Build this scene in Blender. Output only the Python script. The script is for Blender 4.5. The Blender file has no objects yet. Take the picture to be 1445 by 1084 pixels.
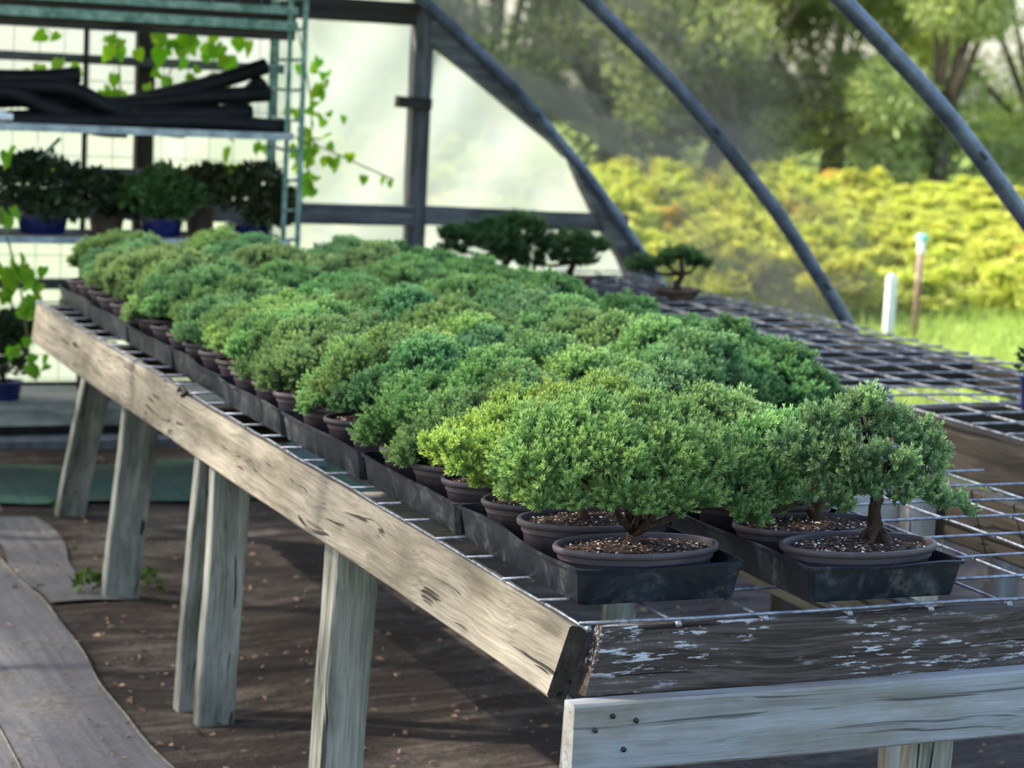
import bpy, math, random
import numpy as np
from mathutils import Matrix, Vector

# ------------------------------------------------------------------ camera, world, sun, exposure
S = bpy.context.scene
COL = S.collection
FPX, CX, CY = 3090.0, 722.5, 542.0
CAM = np.array([0.0, 0.0, 1.65])
def _n(v): return v / np.linalg.norm(v)
_L = np.array([(-600 - CX) / FPX, (40 - CY) / FPX, 1.0])
_wy = (470 - CY) / FPX
_W = np.array([-(_L[1] * _wy + 1) / _L[0], _wy, 1.0])
_L = _n(_L); _W = _n(_W); _U = np.cross(_L, _W)
if _U[1] > 0: _U = -_U
ROT = np.array([_W, _L, _U])                    # camera (x right, y down, z forward) -> world
def ray(px, py): return ROT @ np.array([(px - CX) / FPX, (py - CY) / FPX, 1.0])
def on_z(px, py, z): r = ray(px, py); return CAM + r * ((z - CAM[2]) / r[2])
def on_y(px, py, y): r = ray(px, py); return CAM + r * ((y - CAM[1]) / r[1])
def on_x(px, py, x): r = ray(px, py); return CAM + r * ((x - CAM[0]) / r[0])

cd = bpy.data.cameras.new('camera'); cam = bpy.data.objects.new('camera', cd); COL.objects.link(cam)
rt, up, bk = ROT @ [1, 0, 0], ROT @ [0, -1, 0], ROT @ [0, 0, -1]
cam.matrix_world = Matrix(((rt[0], up[0], bk[0], CAM[0]), (rt[1], up[1], bk[1], CAM[1]), (rt[2], up[2], bk[2], CAM[2]), (0, 0, 0, 1)))
cd.sensor_width = 36; cd.lens = FPX / 1445 * 36; cd.clip_end = 300; cd.clip_start = .05
cd.dof.use_dof = True; cd.dof.focus_distance = 3.75; cd.dof.aperture_fstop = 5.3
S.camera = cam

SUN_EL, SUN_AZ = math.radians(38), math.radians(28)   # light comes from -X, swung towards +Y
sun_from = Vector((-math.cos(SUN_EL) * math.cos(SUN_AZ), math.cos(SUN_EL) * math.sin(SUN_AZ), math.sin(SUN_EL)))
wd = bpy.data.worlds.new('world'); S.world = wd; wd.use_nodes = True
wn = wd.node_tree.nodes; wl = wd.node_tree.links
sky = wn.new('ShaderNodeTexSky'); sky.sky_type = 'NISHITA'; sky.sun_disc = False
sky.sun_elevation = SUN_EL; sky.sun_rotation = math.atan2(sun_from.x, sun_from.y); sky.air_density = 1.0; sky.dust_density = 2.5; sky.ozone_density = 1.0
wl.new(sky.outputs[0], wn['Background'].inputs[0]); wn['Background'].inputs[1].default_value = .40
sd = bpy.data.lights.new('sun', 'SUN'); sun = bpy.data.objects.new('sun', sd); COL.objects.link(sun)
sd.energy = 6.6; sd.angle = math.radians(.6); sd.color = (1.0, .93, .80)
sun.rotation_euler = sun_from.to_track_quat('Z', 'Y').to_euler(); sun.location = (-6, 4, 8)
S.view_settings.view_transform = 'Standard'; S.view_settings.look = 'None'
S.view_settings.gamma = 1; S.view_settings.use_curve_mapping = False
S.view_settings.exposure = 0.68

# ------------------------------------------------------------------ node / material helpers
class NT:
    def __init__(s, name):
        s.m = bpy.data.materials.new(name); s.m.use_nodes = True
        s.t = s.m.node_tree; s.t.nodes.clear(); s.out = s.t.nodes.new('ShaderNodeOutputMaterial')
    def n(s, typ, props=None, **inp):
        nd = s.t.nodes.new('ShaderNode' + typ)
        for k, v in (props or {}).items(): setattr(nd, k, v)
        for k, v in inp.items():
            k = k.replace('_', ' ')
            if k.isdigit(): k = int(k)
            s.set(nd, k, v)
        return nd
    def set(s, nd, k, v):
        i = nd.inputs[k]
        if isinstance(v, bpy.types.NodeSocket): s.t.links.new(v, i)
        elif isinstance(v, (tuple, list)) and len(v) == 3 and i.type == 'RGBA': i.default_value = (*v, 1)
        else: i.default_value = v
    def ramp(s, fac, stops, interp='LINEAR'):
        r = s.n('ValToRGB'); s.set(r, 0, fac); e = r.color_ramp; e.interpolation = interp
        while len(e.elements) < len(stops): e.elements.new(.5)
        for el, (p, c) in zip(e.elements, stops):
            el.position = p; el.color = (*c, 1) if isinstance(c, (tuple, list)) else (c, c, c, 1)
        return r.outputs[0]
    def mix(s, f, a, b, blend='MIX'):
        m = s.n('MixRGB', {'blend_type': blend}); s.set(m, 0, f); s.set(m, 1, a); s.set(m, 2, b); return m.outputs[0]
    def math(s, op, a, b=0.0):
        m = s.n('Math', {'operation': op}); s.set(m, 0, a); s.set(m, 1, b); return m.outputs[0]
    def coord(s, scale=(1, 1, 1), which='Object', rnd=0):
        c = s.n('TexCoord').outputs[which]
        if rnd:
            o = s.n('ObjectInfo').outputs['Random']
            v = s.n('CombineXYZ'); r = s.math('MULTIPLY', o, rnd)
            for k in range(3): s.set(v, k, r)
            a = s.n('VectorMath', {'operation': 'ADD'}); s.set(a, 0, c); s.set(a, 1, v.outputs[0]); c = a.outputs[0]
        mp = s.n('Mapping'); s.set(mp, 'Vector', c); s.set(mp, 'Scale', scale); return mp.outputs[0]
    def noise(s, vec, scale, detail=4, rough=.55, dist=0):
        return s.n('TexNoise', Vector=vec, Scale=float(scale), Detail=float(detail), Roughness=rough, Distortion=float(dist)).outputs[0]
    def bump(s, h, strength, dist=.01):
        return s.n('Bump', Strength=strength, Distance=dist, Height=h).outputs[0]
    def pbr(s, color, rough=.7, normal=None, metal=0.0, spec=.5):
        p = s.n('BsdfPrincipled'); s.set(p, 'Base Color', color); s.set(p, 'Roughness', rough); s.set(p, 'Metallic', metal); s.set(p, 'Specular IOR Level', spec)
        if normal is not None: s.set(p, 'Normal', normal)
        return p.outputs[0]
    def done(s, sh): s.t.links.new(sh, s.out.inputs[0]); return s.m

def wood(name, dark, mid, light, flake=0.0, flake_col=(.6, .62, .65), stain=(.03, .035, .02), stain_amt=.5, crack=.75, bump=.5):
    t = NT(name); v = t.coord((1, 1, 1), rnd=7.3)
    def sc(x, y, z):
        mp = t.n('Mapping'); t.set(mp, 'Vector', v); t.set(mp, 'Scale', (x, y, z)); return mp.outputs[0]
    warp = t.noise(sc(2.2, 5, 5), 1, 2)
    va = t.n('VectorMath', {'operation': 'MULTIPLY_ADD'}); t.set(va, 0, t.n('CombineXYZ', Y=warp, Z=warp).outputs[0]); t.set(va, 1, (0, .07, .07)); t.set(va, 2, v)
    def sw(x, y, z):
        mp = t.n('Mapping'); t.set(mp, 'Vector', va.outputs[0]); t.set(mp, 'Scale', (x, y, z)); return mp.outputs[0]
    rings = t.noise(sw(.7, 26, 26), 1, 3, .6)
    fine = t.noise(sw(5, 190, 190), 1, 3, .6)
    g = t.mix(.42, rings, fine)
    c = t.ramp(g, [(.30, dark), (.46, mid), (.66, light)])
    patch = t.noise(sc(2.2, 6, 6), 1, 5, .65)
    c = t.mix(t.math('MULTIPLY', t.ramp(patch, [(.46, 0.0), (.70, 1.0)]), stain_amt), c, stain)
    crk = t.ramp(t.noise(sw(1.1, 75, 75), 1, 2, .5), [(.30, 1.0), (.36, 0.0)])
    c = t.mix(t.math('MULTIPLY', crk, crack), c, tuple(x * .22 for x in dark))
    kn = t.n('TexVoronoi', {'feature': 'F1'}, Vector=sc(1.9, 6.0, 6.0), Scale=1.0, Randomness=1.0).outputs['Distance']
    kr = t.ramp(kn, [(.03, 1.0), (.085, .75), (.10, .1), (.16, 0.0)])
    c = t.mix(t.math('MULTIPLY', kr, .35), c, tuple(x * .4 for x in dark))
    if flake:
        fl = t.noise(sc(16, 120, 120), 1, 4, .7); area = t.noise(sc(4.1, 9, 9), 1, 4)
        f = t.math('MULTIPLY', t.ramp(fl, [(.56, 0.0), (.60, 1.0)]), t.ramp(area, [(.47, 0.0), (.58, flake)]))
        c = t.mix(f, c, flake_col)
    h = t.math('SUBTRACT', g, t.math('MULTIPLY', crk, .8))
    return t.done(t.pbr(c, .82, t.bump(h, bump, .006), spec=.25))

M = {}
M['wood_tan'] = wood('weathered_tan_wood', (.060, .053, .041), (.20, .18, .14), (.36, .33, .27), stain=(.075, .064, .045), stain_amt=.8, crack=.9, bump=.9)
M['wood_leg'] = wood('weathered_grey_leg_wood', (.065, .068, .060), (.21, .22, .195), (.40, .405, .37), stain=(.045, .052, .038), stain_amt=.9, crack=.95, bump=.9)
M['wood_front'] = wood('dark_flaking_wood', (.012, .009, .008), (.036, .027, .022), (.11, .095, .088), flake=1.0, flake_col=(.42, .44, .48), stain=(.022, .016, .012), stain_amt=.6, crack=.9, bump=.9)
M['wood_new'] = wood('pale_apron_wood', (.12, .128, .13), (.23, .245, .26), (.33, .35, .37), stain=(.16, .135, .085), stain_amt=.9, crack=.7, bump=.3)
M['wood_dark'] = wood('dark_bench_wood', (.010, .009, .007), (.028, .024, .019), (.062, .056, .046), stain=(.02, .018, .012), stain_amt=.6)
M['wood_grey'] = wood('grey_end_frame_wood', (.035, .035, .036), (.085, .087, .09), (.20, .205, .21), stain=(.03, .028, .024), stain_amt=.6)
M['wood_pale'] = wood('pale_underboard_wood', (.20, .19, .16), (.40, .38, .33), (.58, .56, .5), stain=(.12, .10, .07), stain_amt=.6)

def simple(name, a, b, scale, rough=.6, metal=0.0, bumpv=.2, spec=.4, detail=4, lo=.35, hi=.65, stretch=(1, 1, 1), rnd=3.1):
    t = NT(name); n = t.noise(t.coord(stretch, rnd=rnd), scale, detail)
    return t.done(t.pbr(t.ramp(n, [(lo, a), (hi, b)]), rough, t.bump(n, bumpv, .004), metal, spec))
M['galv'] = simple('galvanised_wire', (.12, .13, .15), (.29, .32, .37), 60, .42, .6, .15)
M['galv_dark'] = simple('dull_grey_wire', (.10, .105, .11), (.30, .31, .33), 40, .6, .3, .15)
M['pipe'] = simple('painted_steel_hoop', (.055, .07, .105), (.12, .145, .20), 14, .42, .35, .1)
M['rust'] = simple('rusty_pipe', (.16, .09, .06), (.30, .21, .16), 12, .7)
M['teal'] = simple('teal_paint', (.10, .40, .36), (.22, .55, .50), 20, .5)
M['pvc'] = simple('white_pvc', (.62, .65, .68), (.80, .82, .83), 12, .4)
M['green_steel'] = simple('green_painted_steel', (.06, .14, .10), (.22, .33, .27), 22, .5, .2)
M['grey_steel'] = simple('grey_shelf_steel', (.20, .25, .27), (.42, .47, .49), 18, .5, .3)
M['rubber'] = simple('black_corrugated_plastic', (.004, .004, .005), (.010, .010, .011), 9, .6, 0, .2, .2)
M['nail'] = simple('dark_nail', (.02, .02, .025), (.06, .06, .065), 60, .5, .6)
M['blue_glaze'] = simple('cobalt_glaze', (.003, .007, .045), (.007, .016, .10), 12, .25, 0, .05, .6)
M['terracotta'] = simple('brown_clay', (.05, .032, .022), (.11, .07, .05), 14, .7)
M['bark'] = simple('rough_bark', (.014, .009, .007), (.065, .042, .032), 70, .9, 0, 1.0, .2, 6, .35, .7, (1, 1, .35))
M['tree_bark'] = simple('grey_tree_bark', (.05, .04, .03), (.16, .13, .10), 9, .9, 0, 1.0, .2, 6, .35, .7, (1, 1, .3))
M['vine_stem'] = simple('vine_stem', (.08, .10, .03), (.16, .17, .06), 30, .8)
M['concrete'] = simple('blue_grey_concrete', (.10, .12, .14), (.22, .25, .28), 20, .8, 0, .4)
M['gap_shade'] = simple('black_gap_shade_sheet', (.006, .006, .006), (.016, .015, .014), 10, .8)

def pot_mat():
    t = NT('brown_pot_plastic'); n = t.noise(t.coord((1, 1, 1), rnd=3), 30, 5); n2 = t.noise(t.coord((1, 1, .3), rnd=5), 9, 4)
    c = t.ramp(n2, [(.35, (.034, .026, .034)), (.65, (.060, .047, .058))])
    c = t.mix(t.ramp(n, [(.58, 0.0), (.75, .35)]), c, (.15, .12, .10))
    return t.done(t.pbr(c, .5, t.bump(n, .08, .003), spec=.45))
M['pot'] = pot_mat()
def tray_mat():
    t = NT('scuffed_black_tray_plastic'); v = t.coord((1, 1, 1), rnd=4)
    a = t.noise(v, 7, 5, .7, 1.5); b = t.noise(t.coord((1, 1, 1), rnd=4), 55, 4)
    c = t.ramp(a, [(.35, (.004, .0058, .0100)), (.62, (.011, .016, .026))])
    c = t.mix(t.math('MULTIPLY', t.ramp(a, [(.50, 0.0), (.64, .75)]), t.ramp(b, [(.40, 0.1), (.62, 1.0)])), c, (.085, .085, .082))
    c = t.mix(t.ramp(t.n('TexVoronoi', Vector=v, Scale=42.0).outputs['Distance'], [(.10, .6), (.2, 0.0)]), c, (.004, .004, .005))
    return t.done(t.pbr(c, t.ramp(a, [(.3, .38), (.7, .65)]), t.bump(b, .1, .003), spec=.35))
M['tray'] = tray_mat()
def soil_mat():
    t = NT('gritty_potting_soil'); v = t.coord((1, 1, 1), rnd=5)
    vo = t.n('TexVoronoi', Vector=v, Scale=210.0)
    ch = t.n('SeparateColor'); t.set(ch, 0, vo.outputs['Color'])
    c = t.ramp(ch.outputs[0], [(.0, (.012, .008, .006)), (.45, (.035, .022, .016)), (.7, (.09, .055, .038)), (.90, (.13, .08, .06)), (.955, (.55, .50, .45))], 'CONSTANT')
    h = t.math('ADD', ch.outputs[1], t.noise(v, 90, 3))
    return t.done(t.pbr(c, .92, t.bump(h, .9, .006), spec=.2))
M['soil'] = soil_mat()
M['bark_chip'] = simple('bark_chips', (.045, .025, .017), (.17, .10, .07), 90, .9)
M['perlite'] = simple('perlite_grit', (.55, .53, .50), (.75, .74, .72), 60, .9)

def foliage_mat(name, base, tip, alt, trans=.35, rough=.55, use_color=True):
    """tint.r: along the shoot, tint.g: per shoot, tint.b: per clump"""
    t = NT(name); a = t.n('Attribute', {'attribute_name': 'tint'}); s = t.n('SeparateColor'); t.set(s, 0, a.outputs['Color'])
    c = t.mix(t.math('POWER', s.outputs[0], 1.6), base, tip)
    c = t.mix(t.math('MULTIPLY', s.outputs[1], .65), c, alt)
    hv = t.n('HueSaturation'); t.set(hv, 'Color', c)
    t.set(hv, 'Value', t.math('ADD', t.math('MULTIPLY', s.outputs[2], .6), .7))
    c = hv.outputs[0]
    if use_color:
        o = t.n('ObjectInfo'); c = t.mix(1.0, c, o.outputs['Color'], 'MULTIPLY')
    p = t.pbr(c, rough, spec=.3)
    tr = t.n('BsdfTranslucent'); t.set(tr, 'Color', t.mix(.5, c, t.mix(1.0, c, (1.5, 1.6, .6), 'MULTIPLY')))
    mx = t.n('MixShader'); t.set(mx, 0, trans); t.set(mx, 1, p); t.set(mx, 2, tr.outputs[0])
    return t.done(mx.outputs[0])
M['juniper'] = foliage_mat('juniper_needles', (.058, .150, .075), (.50, .68, .28), (.15, .31, .15), .24)
M['pine'] = foliage_mat('pine_needles', (.032, .085, .032), (.09, .19, .055), (.05, .11, .045), .25)
M['rack_leaf'] = foliage_mat('rack_plant_leaves', (.022, .045, .018), (.05, .10, .03), (.05, .05, .025), .25)
M['shrub_leaf'] = foliage_mat('golden_shrub_leaves', (.26, .32, .055), (.50, .49, .105), (.42, .40, .10), .35)
M['tree_leaf'] = foliage_mat('tree_leaves', (.15, .19, .085), (.42, .46, .21), (.27, .32, .15), .5)
M['grass'] = foliage_mat('grass_blades', (.10, .20, .03), (.34, .46, .08), (.40, .42, .12), .4)
M['vine_leaf'] = foliage_mat('vine_leaves', (.14, .32, .02), (.20, .42, .03), (.16, .34, .02), .6)
M['weed'] = foliage_mat('weed_leaves', (.03, .07, .014), (.08, .15, .03), (.06, .10, .02), .4)

def film_mat(name, col, alpha_lo, alpha_hi, scale, trans=.6, sharp=(.35, .65), stretch=(1, 1, 1), haze_fade=False):
    t = NT(name); v = t.coord(stretch)
    n = t.noise(v, scale, 5, .6, .6)
    d = t.n('BsdfDiffuse', Color=col); tr = t.n('BsdfTranslucent', Color=col)
    m1 = t.n('MixShader'); t.set(m1, 0, trans); t.set(m1, 1, d.outputs[0]); t.set(m1, 2, tr.outputs[0])
    tp = t.n('BsdfTransparent')
    al = t.ramp(n, [(sharp[0], alpha_lo), (sharp[1], alpha_hi)])
    if haze_fade:       # opacity faded out so the film's haze has no hard edge on the right
        xyz = t.n('SeparateXYZ'); t.set(xyz, 0, t.n('TexCoord').outputs['Object'])
        def sm(v, a, b): q = t.n('MapRange', {'interpolation_type': 'SMOOTHSTEP'}); t.set(q, 0, v); t.set(q, 1, a); t.set(q, 2, b); return q.outputs[0]
        yy = t.math('ADD', xyz.outputs[1], t.math('MULTIPLY', t.math('SUBTRACT', n, .5), 1.2))
        al = t.math('MULTIPLY', al, t.math('MAXIMUM', sm(yy, 6.25, 7.6), sm(xyz.outputs[0], 2.4, 1.6)))
    m2 = t.n('MixShader'); t.set(m2, 0, al); t.set(m2, 1, tp.outputs[0]); t.set(m2, 2, m1.outputs[0])
    return t.done(m2.outputs[0])
M['film'] = film_mat('milky_plastic_film', (.44, .47, .44), .74, .92, 1.6, .6)
M['cover'] = film_mat('dusty_roof_film', (.17, .155, .125), .30, .78, 1.5, .5, (.44, .56), (1, .55, 1), True)  # opacity blotches shaped to dapple the sun, mostly by the unseen left half

def ground_mat():
    t = NT('trodden_earth_and_old_mat'); v = t.coord((1, 1, 1), 'Object')
    big = t.noise(v, 1.7, 6, .62, .4); fine = t.noise(v, 38, 4, .6)
    lines = t.noise(t.coord((1.6, 7, 1)), 1, 5, .65, 1.6)
    c = t.ramp(t.mix(.5, big, lines), [(.36, (.007, .005, .004)), (.49, (.030, .022, .018)), (.62, (.125, .105, .088))])
    c = t.mix(t.math('MULTIPLY', t.ramp(fine, [(.45, 0.0), (.7, 1.0)]), .5), c, (.035, .020, .014))
    h = t.math('ADD', t.math('ADD', t.math('MULTIPLY', big, 1.6), lines), t.math('MULTIPLY', fine, .5))
    return t.done(t.pbr(c, .85, t.bump(h, .7, .03), spec=.3))
M['ground'] = ground_mat()
def fabric_mat(name, a, b, weave=160):
    t = NT(name); v = t.coord((1, 1, 1)); n = t.noise(v, 3.2, 5, .6); st = t.noise(t.coord((40, 1.2, 1)), 1, 3, .55, .4)
    c = t.ramp(t.mix(.4, n, st), [(.35, a), (.65, b)])
    f = t.noise(v, 60, 3); c = t.mix(t.ramp(t.mix(.5, f, n), [(.50, 0.0), (.62, .75)]), c, (.075, .055, .042))
    return t.done(t.pbr(c, .75, t.bump(t.math('ADD', n, t.math('MULTIPLY', f, .3)), .5, .015), spec=.35))
M['fabric'] = fabric_mat('grey_landscape_fabric', (.060, .060, .066), (.155, .155, .165))
M['green_mat'] = fabric_mat('green_ground_cloth', (.018, .06, .042), (.05, .14, .10))
M['seam'] = simple('tan_fabric_seam', (.09, .08, .06), (.20, .18, .14), 30, .9)
M['litter'] = simple('dry_leaf_litter', (.10, .055, .03), (.34, .24, .15), 3, .9)
def lawn_mat():
    t = NT('rough_lawn'); v = t.coord((1, 1, 1)); n = t.noise(v, .9, 6, .65); f = t.noise(v, 25, 3)
    c = t.ramp(t.mix(.4, n, f), [(.35, (.10, .15, .03)), (.52, (.25, .33, .06)), (.68, (.42, .44, .13))])
    return t.done(t.pbr(c, .9, t.bump(f, .6, .03), spec=.2))
M['lawn'] = lawn_mat()

# ------------------------------------------------------------------ mesh helpers
class MB:
    def __init__(s): s.v = []; s.f = []; s.mi = []; s.cur = 0
    def add(s, vs, fs):
        o = len(s.v); s.v += [tuple(map(float, p)) for p in vs]
        for q in fs: s.f.append(tuple(o + i for i in q)); s.mi.append(s.cur)
    def box(s, a, b):
        (x0, y0, z0), (x1, y1, z1) = a, b
        s.add([(x0, y0, z0), (x1, y0, z0), (x1, y1, z0), (x0, y1, z0), (x0, y0, z1), (x1, y0, z1), (x1, y1, z1), (x0, y1, z1)],
              [(0, 3, 2, 1), (4, 5, 6, 7), (0, 1, 5, 4), (1, 2, 6, 5), (2, 3, 7, 6), (3, 0, 4, 7)])
    def tube(s, pts, r, seg=8, cap=True):
        pts = [Vector(p) for p in pts]; n = len(pts)
        rs = r if isinstance(r, (list, tuple)) else [r] * n
        rings = []; prev = None
        for i, p in enumerate(pts):
            d = (pts[min(i + 1, n - 1)] - pts[max(i - 1, 0)]).normalized()
            a = prev if prev else (Vector((0, 0, 1)) if abs(d.z) < .9 else Vector((1, 0, 0)))
            u = (a - d * a.dot(d)).normalized(); w = d.cross(u); prev = u
            rings.append([p + (u * math.cos(k * 2 * math.pi / seg) + w * math.sin(k * 2 * math.pi / seg)) * rs[i] for k in range(seg)])
        vs = [q for rg in rings for q in rg]; fs = []
        for i in range(n - 1):
            for k in range(seg):
                k2 = (k + 1) % seg; fs.append((i * seg + k, i * seg + k2, (i + 1) * seg + k2, (i + 1) * seg + k))
        if cap: fs += [tuple(range(seg))[::-1], tuple((n - 1) * seg + k for k in range(seg))]
        s.add(vs, fs)
    def lathe(s, prof, seg=40, ax=1.0, ay=1.0, close_top=False, close_bot=True, wob=None):
        vs = []
        for r, z in prof:
            for k in range(seg):
                a = 2 * math.pi * k / seg; w = 1 + (wob(a, z) if wob else 0); vs.append((r * w * ax * math.cos(a), r * w * ay * math.sin(a), z))
        fs = []
        for i in range(len(prof) - 1):
            for k in range(seg):
                k2 = (k + 1) % seg; fs.append((i * seg + k, i * seg + k2, (i + 1) * seg + k2, (i + 1) * seg + k))
        if close_bot: fs.append(tuple(range(seg))[::-1])
        if close_top: fs.append(tuple((len(prof) - 1) * seg + k for k in range(seg)))
        s.add(vs, fs)
    def mesh(s, name, mats, smooth=False, angle=None):
        me = bpy.data.meshes.new(name); me.from_pydata(s.v, [], s.f)
        for m in (mats if isinstance(mats, (list, tuple)) else [mats]): me.materials.append(M[m])
        me.polygons.foreach_set('material_index', s.mi)
        me.polygons.foreach_set('use_smooth', [smooth] * len(me.polygons))
        if smooth and angle:
            try: me.set_sharp_from_angle(angle=math.radians(angle))
            except Exception: pass
        me.update(); return me

def obj(name, me, parent=None, loc=None, rot=None, color=None):
    o = bpy.data.objects.new(name, me); COL.objects.link(o)
    if parent: o.parent = parent
    if loc is not None: o.location = loc
    if rot is not None: o.rotation_euler = rot
    if color: o.color = (*color, 1)
    return o
def tag(o, label, cat, group=None):
    o['label'] = label; o['category'] = cat
    if group: o['group'] = group
    return o
def empty(name, loc=(0, 0, 0), rz=0): return obj(name, None, None, loc, (0, 0, rz))
def struct(o, label=None):
    o['kind'] = 'structure'
    if label: o['label'] = label
    return o

RNG = random.Random(4)
def board(name, parent, p0, p1, w, th, mat, up=(0, 0, 1), wob=.002, skew0=0.0, skew1=0.0, seed=0, rough_end=False, end=None):
    """sawn board: local x along it, local z its wide side (w), local y its thickness (th); centre line p0-p1"""
    p0 = Vector(p0); p1 = Vector(p1); d = p1 - p0; ln = d.length; x = d.normalized(); u = Vector(up); y = u.cross(x).normalized(); z = x.cross(y)
    r = random.Random(seed * 17 + int(ln * 1000)); n = max(3, int(ln / .12)); c = min(.004, th * .12)
    sec = [(-th / 2 + c, -w / 2), (th / 2 - c, -w / 2), (th / 2, -w / 2 + c), (th / 2, w / 2 - c), (th / 2 - c, w / 2), (-th / 2 + c, w / 2), (-th / 2, w / 2 - c), (-th / 2, -w / 2 + c)]
    mb = MB(); vs = []; fs = []; ph = r.random() * 9
    for i in range(n + 1):
        t = i / n; wy = wob * math.sin(ph + t * 7) ; wz = wob * math.sin(ph * 2 + t * 5)
        for (a, b) in sec:
            xx = t * ln + (skew0 * (b / w) * (1 - t) + skew1 * (b / w) * t)
            if rough_end and i == 0: xx += r.uniform(0, .012) + (.03 if b > w * .25 else 0)
            vs.append((xx, a + wy + r.uniform(-1, 1) * wob * .3, b + wz + r.uniform(-1, 1) * wob * .3))
    for i in range(n):
        for k in range(8): k2 = (k + 1) % 8; fs.append((i * 8 + k, (i + 1) * 8 + k, (i + 1) * 8 + k2, i * 8 + k2))
    mb.add(vs, fs); mb.cur = 1 if end else 0; mb.f += [tuple(range(8)), tuple(n * 8 + k for k in range(8))[::-1]]; mb.mi += [mb.cur] * 2
    o = obj(name, mb.mesh(name, [mat, end] if end else mat), parent)
    m = Matrix((x, y, z)).transposed().to_4x4(); m.translation = p0
    if parent: o.matrix_parent_inverse = Matrix.Identity(4); m = Matrix.Translation(-Vector(parent.location)) @ m
    o.matrix_local = m
    return o

def tri_mesh(name, verts, mat, tint=None, nper=3):
    """numpy soup of triangles/quads -> mesh with a 'tint' point colour"""
    verts = np.asarray(verts, dtype=np.float32).reshape(-1, 3); nv = len(verts); nf = nv // nper
    me = bpy.data.meshes.new(name); me.vertices.add(nv); me.vertices.foreach_set('co', verts.ravel())
    me.loops.add(nv); me.loops.foreach_set('vertex_index', np.arange(nv, dtype=np.int32))
    me.polygons.add(nf); me.polygons.foreach_set('loop_start', np.arange(0, nv, nper, dtype=np.int32))
    try: me.polygons.foreach_set('loop_total', np.full(nf, nper, dtype=np.int32))
    except Exception: pass
    if tint is not None:
        at = me.attributes.new('tint', 'FLOAT_COLOR', 'POINT')
        c = np.ones((nv, 4), dtype=np.float32); c[:, :3] = np.asarray(tint, dtype=np.float32).reshape(-1, 3); at.data.foreach_set('color', c.ravel())
    me.materials.append(M[mat]); me.update(calc_edges=True); return me

def frames(d, rng):
    """orthonormal frames with z along d (n,3), random spin"""
    d = d / np.linalg.norm(d, axis=1, keepdims=True); a = rng.normal(size=d.shape); u = a - d * (a * d).sum(1, keepdims=True); u /= np.linalg.norm(u, axis=1, keepdims=True)
    return np.stack([u, np.cross(d, u), d], axis=2)      # columns

def sprig_template(rng, L=.027, whorls=5, k=5, nl=.0080, nw=.0036, side=4, spread=.62):
    """brush-like juniper shoot: short needles packed round a main axis and upright side twigs -> (verts, t)"""
    V = []; T = []
    def twig(p0, d, ln, wh):
        for i in range(wh):
            t = (i + .5) / wh; p = p0 + d * ln * t; a0 = rng.uniform(0, 6.28)
            b = np.array([1.0, .3, .2]); u0 = b - d * b.dot(d); u0 /= np.linalg.norm(u0); w0 = np.cross(d, u0)
            for j in range(k):
                a = a0 + j * 6.283 / k + rng.uniform(-.3, .3); u = u0 * math.cos(a) + w0 * math.sin(a); w = np.cross(d, u)
                nd = d * (.75 + .7 * t) + u * (.90 - .30 * t); nd /= np.linalg.norm(nd); n_l = nl * rng.uniform(.8, 1.15)
                V.extend([p - w * nw / 2, p + w * nw / 2, p + nd * n_l]); tt = (p[2] / L)
                T.extend([tt * .7, tt * .7, min(1, tt * .75 + .25)])
    z = np.array([0, 0, 1.0]); twig(np.zeros(3), z, L, whorls)
    for s in range(side):
        h = rng.uniform(.05, .5); a = rng.uniform(0, 6.28); d = np.array([math.cos(a) * spread, math.sin(a) * spread, .9]); d /= np.linalg.norm(d)
        twig(z * L * h, d, L * rng.uniform(.45, .7), max(3, int(whorls * .65)))
    return np.array(V), np.clip(np.array(T), 0, 1)

_r = np.random.default_rng(11)
TPL = [sprig_template(_r) for _ in range(6)]
TPL_LO = [sprig_template(_r, whorls=5, k=3, nl=.012, nw=.0048, side=2) for _ in range(4)]
TPL_PINE = [sprig_template(_r, L=.03, whorls=5, k=7, nl=.026, nw=.0042, side=0) for _ in range(3)]

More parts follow.
